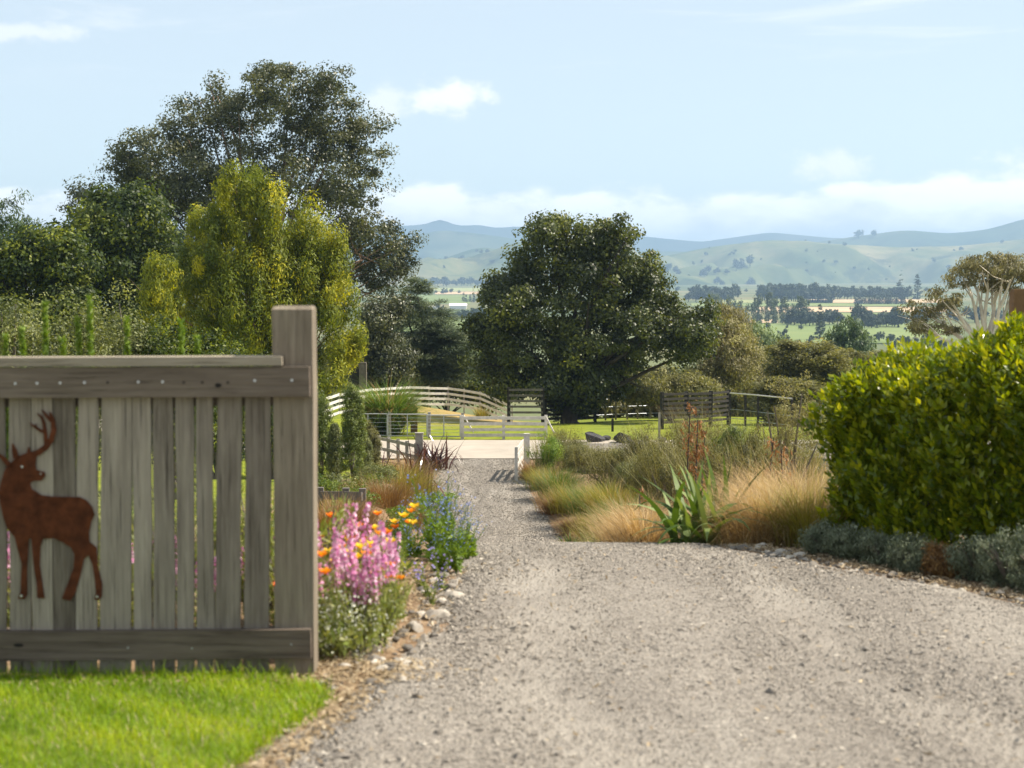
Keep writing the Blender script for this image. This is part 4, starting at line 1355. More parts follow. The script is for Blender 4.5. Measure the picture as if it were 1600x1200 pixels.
# columnar shrubs beyond the flowers
for px, Y, w, h, mat, lab in ((503, 47, .62, 2.25, 'column', 'dark columnar shrub nearest the gate post'), (523, 46.5, .36, 1.5, 'olive', 'olive columnar shrub between two dark ones'), (551, 44, .66, 2.4, 'column', 'tallest dark green columnar shrub over the russet sedge'), (568, 45.5, .4, 1.2, 'olive', 'pale wispy shrub beside the tallest columnar shrub'), (576, 50, .7, 1.7, 'coprosma', 'thin grey green shrub above the columnar shrubs')):
    t = thing('columnar_shrub', lab, 'shrub', G(px, Y))
    gg = Geo()
    for _ in range(7):
        e = np.array([rng.normal(0, w * .2), rng.normal(0, w * .2), h * rng.uniform(.5, .85)])
        gg.add(*tube([(0, 0, -.08), e * [.6, .6, .5], e], [.025, .018, .006], 5))
    gg.obj('stem', M['bark_grey'], t)
    bl = [(0, 0, h * .32, w * .5, w * .5, h * .34), (w * .04, 0, h * .6, w * .45, w * .45, h * .34), (-w * .03, 0, h * .78, w * .32, w * .32, h * .22)]
    crown(bl, 420, 26000, .085, .042, .45, flat=1.3, inner=.55, dirmode='up', tdev=.2).obj('foliage', LEAF[mat], t)
# left garden beds
sedge('broad russet sedge beside the gate post and flowers', G(520, 24), .75, .5, 'russet', 1500, .008, 1.2)
sedge('mustard brown sedge against the garden rail fence', G(550, 26.5), .6, .42, 'russet', 1100, .008, 1.2)
sedge('yellowish brown sedge under the columnar shrubs', G(500, 30), .8, .5, 'ygreen', 1200, .009, 1.2)
sedge('rounded russet brown sedge above the blue flowers', G(603, 36), .8, .6, 'russet', 1500, .007, 1.0)
sedge('dull russet sedge behind the rounded brown one', G(632, 38), .75, .5, 'russet', 1100, .008, 1.0)
sedge('grey green feathery grass below the bronze flax', G(625, 45.5), 1.15, .75, 'ygreen', 1500, .010, 1.3)
sedge('brown grass clump behind the low bronze flax', G(640, 57), .9, .9, 'russet', 900, .014, 1.0)
sedge('golden grass tuft at the stout grey post foot', G(660, 53), .6, .6, 'ygreen', 700, .012, 1.2)
shrub('groundcover_plant', 'lime green creeping groundcover beside the drive', G(655, 50), 2.2, .5, 'bright', n=4500, leaf=.05, ncl=90, cr=.2)
shrub('groundcover_plant', 'pale green low cushion left of the russet sedge', G(588, 41), 1.0, .6, 'olive', n=3000, leaf=.04, ncl=60, cr=.13)
shrub('groundcover_plant', 'blue grey cushion plant at the drive edge', G(683, 48.5), 1.2, .55, 'silver', n=3000, leaf=.045, ncl=60, cr=.13)
shrub('groundcover_plant', 'olive green cushion below the lime groundcover', G(648, 42), 1.1, .5, 'olive', n=2500, leaf=.04, ncl=60, cr=.12)
CU = 'low green cushion plant in the bed between the flowers and columnar shrubs'
for px, Y, w, h, mat in ((575, 38, .9, .5, 'lime'), (600, 37, .8, .45, 'olive'), (622, 35, .8, .4, 'ygreen_cushion'), (560, 33, .8, .45, 'lime'), (590, 42, 1.0, .5, 'olive'), (660, 31, .7, .4, 'lime'), (640, 44, 1.0, .5, 'ygreen_cushion'), (530, 37, .9, .55, 'olive'), (500, 35, .9, .6, 'lime'), (675, 43, .8, .45, 'olive'), (615, 30, .6, .35, 'lime'), (540, 30, .7, .4, 'olive')):
    shrub('groundcover_plant', CU, G(px, Y), w, h, {'ygreen_cushion': 'bright'}.get(mat, mat), n=3000, leaf=.045, ncl=70, cr=.13, group='low cushions of the left bed')
flax('low bronze flax with shiny curled leaves', G(605, 53), 110, 1.25, .06, 'purple', .7, 2.5, spread=.5)
flax('second low bronze flax, edging the feathery grass', G(635, 50), 60, 1.0, .05, 'purple', .8, 1.8, spread=.35)
flax('tall bronze flax clump right of the stout grey post', G(676, 62), 110, 1.35, .065, 'purple', .5, 2.4, spread=.28)
sedge('big green fountain grass clump behind the pipe gates', G(606, 75.6), .85, 2.15, 'fountain', 2600, .04, 1.7, name='fountain_grass', lean=.42, base=.2)
sedge('pale grass tuft at the fountain grass flank', G(570, 75), .5, 1.1, 'ygreen', 500, .02, .8, name='fountain_grass', lean=.2)
sedge('small pale tuft in the dry paddock', G(752, 93), .4, .6, 'ygreen', 300, .02, .6)
# right of the drive
SG = 'sedges along the drive edge'
for px, Y, r_, h, mat, lab in (
        (830, 59, .5, .55, 'russet', 'brownish sedge nearest the open white gate'), (848, 56, .6, .62, 'ygreen', 'second sedge down from the open white gate'),
        (866, 53, .65, .75, 'pampas', 'fresh green sedge on the drive edge'), (868, 50, .6, .5, 'russet', 'flattened russet sedge at the gravel edge'), (893, 49, .7, .72, 'ygreen', 'yellow sedge beside the white-flowered plant'),
        (922, 47, .7, .75, 'pampas', 'dark green sedge overhanging the drive'), (896, 45.5, .5, .4, 'russet', 'low russet sedge on the drive verge'), (948, 45, .65, .8, 'ygreen', 'tall straw tipped sedge under the wiry shrubs'),
        (938, 40.5, .65, .66, 'ygreen', 'olive yellow sedge above the crest of the drive'), (972, 40, .65, .75, 'pampas', 'deep green sedge beneath the widest wiry shrub'), (915, 41.5, .5, .35, 'russet', 'rusty low sedge above the drive crest'),
        (968, 34, .6, .7, 'ygreen', 'straw tipped sedge beside the flax'), (1000, 36, .6, .7, 'russet', 'reddish sedge at the short rusty stalk'), (950, 30, .55, .62, 'pampas', 'green sedge peeping over the drive crest')):
    sedge(lab, G(px, Y) + [.15, 0, 0], r_ * 1.1, h * 1.1, mat, 1700, .012, 1.35, lean=.42, base=.34)
for px, Y, w, h, mat, lab in (
        (850, 58, 1.3, 1.65, 'bright', 'fresh green bush right behind the open white gate'), (882, 61, 1.7, 1.6, 'coprosma', 'wiry olive shrub beside the fresh green bush'),
        (918, 57, 1.5, 1.0, 'kanuka', 'wiry olive shrub below the dark boulders'), (952, 50, 2.0, 1.25, 'coprosma', 'widest wiry shrub over the drive edge'),
        (902, 58.5, 1.3, 1.05, 'olive', 'dull wiry shrub before the first boulder'), (992, 47, 1.4, 1.3, 'olive', 'wiry shrub beside the short rusty stalk'),
        (1026, 43, 1.5, 2.1, 'kanuka', 'grey olive wiry shrub between the rusty stalks'), (1050, 42, 1.6, 2.2, 'coprosma', 'wiry shrub behind the tall rusty stalks'),
        (1108, 33, 1.1, 1.9, 'coprosma', 'wiry shrub right of the tall rusty stalks'), (1182, 30, 1.0, 1.9, 'coprosma', 'olive wiry shrub beside the dark bush'),
        (1012, 50, 1.7, 1.9, 'coprosma', 'broad wiry shrub left of the tall rusty stalks, further back'), (1064, 52, 1.7, 2.2, 'coprosma', 'wiry shrub before the low heap of grey boulders'), (1095, 50, 1.7, 2.3, 'kanuka', 'pale brown wiry shrub at the lane edge'),
        (1125, 47, 1.7, 2.3, 'coprosma', 'wiry shrub touching the compact dark bush'), (1168, 46, 1.7, 2.4, 'column', 'pale brown wiry shrub behind the compact dark bush'), (1205, 44, 1.6, 2.0, 'coprosma', 'wiry shrub beneath the pipe rail'), (1250, 42, 1.8, 2.3, 'kanuka', 'pale wiry shrub next to the hedge end'), (1150, 27, 1.0, 1.3, 'coprosma', 'low wiry shrub above the tan tussocks'),
        (965, 61, 1.2, .8, 'olive', 'pale green shrub beside the larger boulder'), (1012, 62, 1.5, .9, 'bright', 'pale green shrub before the low stone heap')):
    o = shrub('wiry_shrub', lab, G(px, Y), w, h, mat, n=11000, leaf=.05, ncl=70, cr=.15 * w, dirmode='up', aspect=.32, inner=.35, flat=1.1, tdev=.27, stems=14)
    n_ = 150
    V, Q, k_ = blades(rng.normal(0, w * .12, (n_, 3)) * [1, 1, 0], rng.uniform(0, 6.28, n_), np.abs(rng.normal(.1, .3, n_)), h * rng.uniform(.8, 1.2, n_), .011, rng.uniform(.1, .8, n_), 5, 3)
    Geo().add(V, Q, np.repeat(np.clip(rng.normal(.5, .25, n_), 0, 1), k_)).obj('fine_twigs', LEAF['twig'], o)
shrub('dark_bush', 'compact dark green bush between the wiry shrubs', G(1146, 34), .95, 2.3, 'column', n=14000, leaf=.05, ncl=120, cr=.14, dirmode='up')
shrub('tall_wispy_shrub', 'tall thin wispy shrub beside the hedge', G(1236, 31), 1.15, 2.9, 'twig', n=6500, leaf=.045, ncl=110, cr=.12, dirmode='up', aspect=.3, inner=.15, stems=16)
shrub('tall_wispy_shrub', 'second wispy shrub leaning towards the pipe rail', G(1208, 36), 1.1, 2.7, 'twig', n=5000, leaf=.05, ncl=90, cr=.13, dirmode='up', aspect=.3, inner=.15, stems=14)


def rusty_stalk(label, loc, h, n=1):
    t = thing('seed_stalk', label, 'flower stalk', loc)
    gg, pd = Geo(), Geo()
    tl = rng.normal(0, .06, 2)
    P = np.array([[tl[0] * s * s, tl[1] * s * s, -.05 + (h + .05) * s] for s in np.linspace(0, 1, 7)])
    gg.add(*tube(P, np.linspace(.022, .008, 7), 6))
    C = []
    for _ in range(int(11 * h)):
        s = rng.uniform(.18, 1)
        q = np.array([np.interp(s, np.linspace(0, 1, 7), P[:, c]) for c in range(3)])
        a = rng.uniform(0, 6.28)
        e = q + np.array([math.cos(a), math.sin(a), .2]) * rng.uniform(.05, .17) * (1.15 - .7 * s)
        gg.add(*tube([q, (q + e) / 2 + [0, 0, .02], e], [.007, .005, .003], 4))
        C.append(e)
    C = np.repeat(np.array(C), 16, 0)
    Pp = C + rng.normal(0, .045, C.shape) - [0, 0, .03]
    V, Q = leaves(Pp, rng.normal(0, 1, Pp.shape), rng.uniform(.05, .11, len(Pp)), .32, np.array([0, 0, -1.]) + rng.normal(0, .35, Pp.shape))
    gg.obj('stalk', M['bark_dark'], t)
    pd.add(V, Q, np.repeat(np.clip(rng.normal(.45, .25, len(Pp)), 0, 1), 4)).obj('pod_sprays', LEAF['rustpod'], t)


rusty_stalk('tallest rusty seed stalk before the cattle yard', G(1073, 30.5), 2.35)
rusty_stalk('rusty stalk leaning beside the tallest one', G(1087, 29.5), 1.95)
rusty_stalk('thin rusty stalk with hanging pods by the tall pair', G(1096, 31.5), 1.85)
rusty_stalk('short rusty stalk among the wiry shrubs', G(1001, 29), 1.3)
rusty_stalk('stubby brown stalk beside the straw tipped sedge', G(966, 30), .85)
rusty_stalk('rusty stalk right of the dark bush', G(1200, 27), 1.35)
rusty_stalk('rusty stalk beside the tall wispy shrub', G(1224, 26), 1.1)
rusty_stalk('low rusty stalk at the dark bush foot', G(1165, 28), .8)
# tan bank
TL = 'tan fine-leaved tussock in the sandy coloured bank between flax and hedge'
for q, (px, Y, r_, h) in enumerate(((1180, 14.7, .42, .5), (1205, 15.0, .46, .58), (1240, 15.2, .45, .62), (1180, 16.6, .45, .62), (1225, 16.9, .48, .72), (1262, 16.6, .45, .7), (1285, 17.5, .45, .75), (1145, 18.0, .45, .5), (1195, 18.6, .5, .74), (1245, 18.8, .5, .8))):
    sedge(TL, G(px, Y), r_ * 1.05, h * (1.06 if px > 1190 else .85), 'tan', 1800, .0045, 1.9, 'tan tussocks between flax and hedge', lean=.5)
for px, Y, r_, h, lab in ((1010, 16.6, .4, .5, 'tan tussock at the crest left of the flax'), (985, 18.2, .42, .5, 'tan tussock furthest along the crest, by green sedge'), (1040, 17.6, .42, .48, 'tan tussock leaning into the flax'), (1060, 19.5, .5, .5, 'tan tussock behind the flax'), (1110, 20.5, .5, .5, 'tan tussock in front of the wiry shrubs'), (1025, 21, .5, .5, 'tan tussock below the grey wiry shrub')):
    sedge(lab, G(px, Y), r_, h, 'tan', 1400, .005, 1.9, lean=.5)
sedge('yellow green tussock tucked against the hedge foot', G(1272, 14.5), .42, .52, 'ygreen', 1500, .006, 1.5)
sedge('yellow tussock just behind the one at the hedge foot', G(1290, 15.4), .4, .55, 'ygreen', 1200, .006, 1.4)
flax('broad-leaved green flax with pale leaf backs at the crest', G(1086, 14.7), 48, .80, .068, 'flax', .6, 2.3, seg=11, spread=.09)
flax('upright young flax behind the broad-leaved one', G(1122, 16.4), 16, .85, .062, 'flax', .3, .8)
flax('grey green strap-leaved plant on the drive verge', G(890, 40.5), 30, .6, .05, 'flax', .6, 1.2)
flax('small strap-leaved plant near the crest', G(938, 30), 24, .5, .045, 'flax', .6, 1.2)


# ---------------------------------------------------------------- hedge and silver bushes
def hedge():
    A, B = np.array([2.55, 14.3]), np.array([4.75, 11.0])
    d2 = (B - A) / np.linalg.norm(B - A)
    n2 = np.array([-d2[1], d2[0]])             # away from the drive
    if n2[0] < 0: n2 = -n2
    base = np.array([A[0], A[1], float(gz(*A))])
    t = thing('hedge', 'tall glossy yellow green hedge beside the gravel', 'hedge', base)
    Lh = np.linalg.norm(B - A)
    D = 1.15

    def topz(s):
        return np.interp(s, [0, .12, .45, .9, 1.5, 2.2, 4], [1.14, 1.27, 1.32, 1.37, 1.42, 1.49, 1.6])

    def pos(s, w, h):
        s, w, h = map(np.asarray, (s, w, h))
        xy = A + s[..., None] * d2 + w[..., None] * n2
        z = gz(xy[..., 0], xy[..., 1]) + h
        return np.concatenate([xy, z[..., None]], -1) - base
    # shoots: each a short upright sprig of leaves at the surface or inside
    n = 6200
    f = rng.random(n)
    s = rng.uniform(-.05, Lh, n)
    hh = topz(np.clip(s, 0, None))
    w = rng.random(n) * D
    h = rng.random(n)
    shell = f < .8
    side = rng.random(n)
    face = side < .52
    top = (side >= .52) & (side < .82)
    end = side >= .82
    w = np.where(shell & face, rng.normal(.08, .06, n) - .12 * (1 - np.abs(h - .5)), w)
    s = np.where(shell & end, rng.normal(.03, .07, n), s)
    hh = topz(np.clip(s, 0, None))
    H = np.where(shell & top, hh * rng.uniform(.9, 1.06, n), hh * (h * .97 - .02))
    s = s + .16 * (1 - np.clip(H / .5, 0, 1)) * (s < .35)
    w = w + .18 * np.clip((H / hh - .85) / .2, 0, 1) * (w < .25) + .15 * np.sin(s * 4.3 + 2.4 * H) * np.sin(3.1 * H + s * 1.7) * (w < .35)
    H = H * (1 + .05 * np.sin(s * 5.3) + .03 * np.sin(s * 12.1 + w * 5))
    keep = (np.sin(s * 6.1 + np.sin(H * 4)) * np.sin(H * 7.3 + s * 2.2) + rng.normal(0, .35, n)) > -.78
    s, w, H, face = s[keep], w[keep], H[keep], face[keep]
    n = len(s)
    C = pos(s, w, H)
    per = 15
    L_ = rng.uniform(.13, .26, n)
    q = np.tile(np.linspace(0, 1, per), (n, 1))
    ax = unit(np.concatenate([(-n2 * .55)[None].repeat(n, 0) * face[:, None] + rng.normal(0, .3, (n, 2)), np.full((n, 1), 1.0) + 0 * s[:, None]], 1))
    P = C[:, None] + ax[:, None] * (q * L_[:, None])[..., None]
    an = rng.uniform(0, 6.28, (n, 1)) + np.arange(per)[None] * 2.4
    rad = np.stack([np.cos(an), np.sin(an), 0 * an], -1)
    tipf = q[..., None]
    D_ = rad * (1.05 - .55 * tipf) + ax[:, None] * (.45 + .7 * tipf)
    P = P + rad * .02 + unit(D_) * .024
    N = np.cross(D_, np.cross(ax[:, None] + 0 * D_, D_)) + rng.normal(0, .25, D_.shape)
    tv = np.clip(np.repeat(rng.normal(.34, .19, n), per) + .22 * q.ravel() + rng.normal(0, .17, n * per), 0, 1)
    V, Q = leaves(P.reshape(-1, 3), N.reshape(-1, 3), rng.uniform(.048, .086, n * per), .54, D_.reshape(-1, 3), .05)
    Geo().add(V, Q, np.repeat(tv, 4)).obj('foliage', LEAF['hedge'], t)
    gg = Geo()
    for sv in np.arange(.15, Lh, .22):
        b = pos(sv, .5 + rng.normal(0, .08), -.05)
        for _ in range(5):
            e = pos(np.clip(sv + rng.normal(0, .2), .1, Lh), np.clip(.5 + rng.normal(0, .3), .1, 1.05), topz(sv) * rng.uniform(.55, .95))
            gg.add(*tube([b, (b + e) / 2 + rng.normal(0, .05, 3), e], [.02, .013, .005], 5))
    gg.obj('stem', M['bark_dark'], t)


hedge()
for px, Y, w, h, mat, lab in ((1292, 13.2, .36, .27, 'silver', 'grey green cushion bush at the hedge end by the yellow tussock'), (1335, 12.9, .38, .28, 'silver', 'second silver cushion bush along the hedge foot'), (1385, 12.55, .36, .26, 'silver', 'olive tinged cushion bush under the hedge middle'),
                              (1432, 12.15, .34, .27, 'silver', 'bluish cushion bush with bristly tips'), (1478, 11.95, .26, .24, 'russet', 'dry brown cushion bush between silver ones'), (1532, 11.75, .36, .36, 'silver', 'silver bush below the hedge, right after the dry one'), (1585, 11.45, .46, .44, 'silver', 'largest silver bush where the hedge leaves the frame'), (1650, 11.1, .5, .42, 'silver', 'silver bush beyond the largest one')):
    t = thing('silver_bush', lab, 'bush', G(px, Y))
    w, h = w * 1.02, h * .98
    bl = [(0, 0, h * .42, w * .5, w * .5, h * .5), (w * .2, -.05, h * .35, w * .35, w * .35, h * .45), (-w * .2, .05, h * .35, w * .35, w * .35, h * .45)]
    crown(bl, 110, 6500, .055, .03, .22, flat=1.0, inner=.45, dirmode='up').obj('foliage', LEAF[mat], t)
    gg = Geo()
    for _ in range(10):
        a = rng.uniform(0, 6.28)
        e = np.array([math.cos(a) * w * .4, math.sin(a) * w * .4, h * .6])
        gg.add(*tube([(0, 0, -.03), e * .5 + [0, 0, .02], e], [.008, .006, .003], 4))
    gg.obj('stem', M['bark_grey'], t)


# ---------------------------------------------------------------- flowers
def flower_plant(name, kind, label, group, loc):
    t = thing(name, label, 'flower', loc, group)
    st, fl = Geo(), Geo()
    if kind == 'spike':
        ns, h = 3, .56
        for _ in range(ns):
            l = rng.normal(0, .055, 2)
            hh = h * rng.uniform(.78, 1.1)
            P = np.array([[l[0] * s, l[1] * s, hh * s] for s in np.linspace(0, 1, 5)])
            st.add(*tube(P, np.linspace(.004, .002, 5), 4), .4)
            m_ = 16
            zz = rng.uniform(.05, .66, m_)
            LP = np.stack([l[0] * zz, l[1] * zz, hh * zz], 1)
            D = rng.normal(0, 1, (m_, 3)) * [1, 1, .3] + [0, 0, .8]
            st.add(*leaves(LP + unit(D) * .025, rng.normal(0, 1, (m_, 3)) + [0, 0, 1], .065, .16, D), np.repeat(rng.uniform(.2, .9, m_), 4))
            m_ = 46
            zz = .62 + .42 * rng.random(m_) ** .8
            rr = .024 * (1.25 - (zz - .62) / .5)
            a = rng.uniform(0, 6.28, m_)
            FP = np.stack([l[0] * zz + np.cos(a) * rr, l[1] * zz + np.sin(a) * rr, hh * zz], 1)
            N = np.stack([np.cos(a), np.sin(a), .3 + 0 * a], 1) + rng.normal(0, .4, (m_, 3))
            Geo().add(*leaves(FP, N, rng.uniform(.018, .032, m_), .8), np.repeat(rng.random(m_), 4)).obj('blossom', LEAF['pink'], t)
        st.obj('stem', LEAF['stem'], t)
    elif kind in ('orange', 'yellow'):
        for j in range(2):
            l = rng.normal(0, .06, 2)
            hh = .42 * rng.uniform(.8, 1.15)
            st.add(*tube([(0, 0, 0), (l[0] * .4, l[1] * .4, hh * .6), (l[0], l[1], hh)], [.003, .0025, .002], 4), .4)
            m_ = 10
            D = rng.normal(0, 1, (m_, 3)) * [1, 1, .3] + [0, 0, .8]
            st.add(*leaves(rng.normal(0, .03, (m_, 3)) * [1, 1, 0] + [0, 0, .08] + unit(D) * .05, rng.normal(0, 1, (m_, 3)), .09, .2, D), np.repeat(rng.uniform(.3, 1, m_), 4))
            a = np.arange(5) / 5 * 6.28 + rng.uniform(0, 6)
            rad = np.stack([np.cos(a), np.sin(a), 0 * a], 1)
            c = np.array([l[0], l[1], hh])
            fl = Geo()
            fl.add(*leaves(c + rad * .018 + [0, 0, .012], np.array([0, 0, 1.]) - rad * .8, .046, 1.0, rad + [0, 0, .8], -.08), np.repeat(rng.random(5), 4))
            fl.add(*leaves(c + rad * .006 + [0, 0, .012], -rad + [0, 0, .5], .018, .9, rad * .3 + [0, 0, 1]), .95)
            fl.obj('flower', LEAF[kind], t)
        st.obj('stem', LEAF['stem'], t)
    elif kind == 'white':
        m_ = 420
        P = rng.normal(0, 1, (m_, 3)) * [.10, .10, .075] + [0, 0, .17]
        P[:, 2] = np.abs(P[:, 2])
        st.add(*leaves(P * [1, 1, .8], rng.normal(0, 1, (m_, 3)), .045, .2, rng.normal(0, .6, (m_, 3)) + [0, 0, 1]), np.repeat(rng.uniform(.4, 1, m_), 4))
        fl.add(*leaves(P[:230] + [0, 0, .03] + P[:230] * [.2, .2, .1], rng.normal(0, .8, (230, 3)) + [0, -.3, .6], rng.uniform(.008, .018, 230), .9), np.repeat(rng.random(230), 4))
        st.obj('foliage', LEAF['stem'], t)
        fl.obj('blossom', LEAF['white'], t)
    elif kind in ('blue', 'violet'):
        ns, h = (7, .6) if kind == 'blue' else (3, .24)
        for _ in range(ns):
            l = rng.normal(0, .13 if kind == 'blue' else .05, 2)
            hh = h * rng.uniform(.6, 1.15)
            P = np.array([[l[0] * s ** 1.3, l[1] * s ** 1.3, hh * s] for s in np.linspace(0, 1, 6)])
            st.add(*tube(P, np.linspace(.005, .002, 6), 4), .35)
            m_ = 24
            s_ = rng.uniform(.03, .72, m_)
            LP = np.stack([l[0] * s_ ** 1.3, l[1] * s_ ** 1.3, hh * s_], 1)
            D = rng.normal(0, 1, (m_, 3)) * [1, 1, .2] + [0, 0, 1.0]
            sz = (.13 if kind == 'blue' else .05) * (1.1 - s_)
            st.add(*leaves(LP + unit(D) * sz[:, None] * .5, rng.normal(0, 1, (m_, 3)) + [0, 0, .6], sz, .24, D), np.repeat(rng.uniform(.15, .9, m_), 4))
            m_ = 8
            s_ = rng.uniform(.74, 1.08, m_)
            FP = np.stack([l[0] * s_, l[1] * s_, hh * s_], 1) + rng.normal(0, .03 if kind == 'blue' else .015, (m_, 3))
            for p in FP[:5]:
                st.add(*tube([P[4], (P[4] + p) / 2 + [0, 0, .01], p], [.0015, .0012, .001], 3), .3)
            fl.add(*leaves(FP, rng.normal(0, .6, (m_, 3)) + [0, -.6, .6], rng.uniform(.011, .021, m_), 1.0), np.repeat(rng.random(m_), 4))
        st.obj('stem', LEAF['bright'] if kind == 'blue' else LEAF['stem'], t)
        fl.obj('blossom', LEAF[kind], t)
    elif kind == 'bush':
        for _ in range(16):
            a = rng.uniform(0, 6.28)
            e = np.array([math.cos(a) * .15, math.sin(a) * .15, .36]) * rng.uniform(.6, 1.1, 3)
            st.add(*tube([(0, 0, -.02), e * [.35, .35, .5], e], [.006, .004, .002], 4))
            m_ = 60
            s_ = rng.uniform(.35, 1.1, m_)[:, None]
            P = e * s_ + rng.normal(0, .02, (m_, 3))
            fl.add(*leaves(P, rng.normal(0, 1, (m_, 3)), .05, .12, unit(e)[None] + rng.normal(0, .35, (m_, 3))), np.repeat(rng.uniform(.2, 1, m_), 4))
        st.obj('stem', M['bark_grey'], t)
        fl.obj('foliage', LEAF['stem'], t)
    return t


def scatter(name, kind, label, group, spots, nproto=4):
    pr = []
    for q, (x, y, s) in enumerate(spots):
        loc = (x, y, float(gz(x, y)))
        if q < nproto:
            o = flower_plant(name, kind, label, group, loc)
            o.scale = (s, s, s)
            pr.append(o)
        else:
            dup(pr[q % nproto], loc, random.uniform(0, 6.28), s, label, group)


def spots(n, x0, x1, y0, y1, s0=.85, s1=1.15):
    return [(random.uniform(x0, x1), random.uniform(y0, y1), random.uniform(s0, s1)) for _ in range(n)]


scatter('pink_flower', 'spike', 'pink flower spikes packed beside the gate post', 'pink spikes beside the gate post', spots(34, -1.12, -.64, 8.85, 10.6, .7, 1.12))
scatter('pink_flower', 'spike', 'pink flower spikes growing behind the gate slats', 'pink spikes behind the gate', spots(24, -3.0, -1.2, 9.0, 10.6), 2)
scatter('orange_poppy', 'orange', 'orange poppies mixed in with the pink spikes', 'orange poppies beside the gate', spots(13, -1.1, -.64, 8.8, 10.6, .75, 1.2) + spots(7, -1.15, -.7, 10.4, 11.8))
scatter('yellow_poppy', 'yellow', 'golden yellow poppies behind the pink spikes', 'yellow poppies beside the gate', spots(15, -1.2, -.7, 9.4, 11.8, .85, 1.25))
scatter('white_flower', 'white', 'white frothy flower cushion at the gate post foot', 'white flower cushions', spots(6, -1.05, -.84, 8.75, 9.1, .8, 1.1), 3)
scatter('feathery_plant', 'bush', 'feathery green plant under the pink spikes', 'feathery plants at the gravel edge', [(-.78, 8.95, 1.0), (-.7, 9.2, .95), (-.88, 9.15, 1.0), (-.66, 9.6, .8), (-.8, 9.75, 1.0), (-.95, 9.5, 1.0), (-1.0, 10.2, 1.1), (-.8, 10.5, 1.0)], 3)
scatter('blue_flower', 'blue', 'tall green plant with small blue flowers at the crest of the drive', 'blue flowered plants at the crest', spots(14, -.86, -.26, 11.9, 13.3, .46, .68) + spots(3, -.56, -.42, 12.4, 13.0, .88, 1.0))
scatter('violet_flower', 'violet', 'small violet flowered plant in the stony edge', 'violet flowers in the stony edge', [(-.52, 10.9, 1.0), (-.45, 11.2, 1.1), (-.58, 11.3, .9), (-.48, 10.6, .8)], 2)
scatter('leafy_plant', 'bush', 'green leafy garden plant behind the gate slats', 'leafy plants behind the gate', spots(26, -3.4, -1.1, 8.85, 11.5, 1.0, 1.9), 3)
# tall stems over the gate
for q, (px, py, lab) in enumerate(((70, 476, 'tallest fuzzy green stem above the gate'), (140, 468, 'thick pair of green stems above the gate'), (198, 500, 'green stem standing above the middle slats'), (283, 503, 'lone green stem near the dark screws'), (308, 530, 'short green stem next to the lone one'),
                                   (35, 515, 'short green stem near the stag antlers'), (98, 532, 'smallest green stem between two taller ones'), (122, 500, 'pale stem beside the thick pair'), (8, 528, 'green stem rising above the antlers'))):
    Y = 10.2 + .3 * (q % 3)
    p = at(px, py, Y)
    zb = float(gz(p[0], Y))
    h = p[2] - zb
    t = thing('tall_garden_plant', lab, 'plant', (p[0], Y, zb))
    Geo().add(*tube([(0, 0, 0), (.01, 0, h * .5), (0, 0, h * .98)], [.008, .007, .003], 5), .5).obj('stem', LEAF['stem'], t)
    m_ = 620
    s_ = rng.uniform(.3, 1, m_)
    a = rng.uniform(0, 6.28, m_)
    D = np.stack([np.cos(a), np.sin(a), 1.5 + 0 * a], 1)
    P = np.stack([0 * s_, 0 * s_, h * s_], 1) + unit(D) * .022
    Geo().add(*leaves(P, rng.normal(0, 1, (m_, 3)), .07 * (1.1 - .35 * s_), .22, D), np.repeat(rng.uniform(.2, .8, m_), 4)).obj('leaves', LEAF['bright'], t)


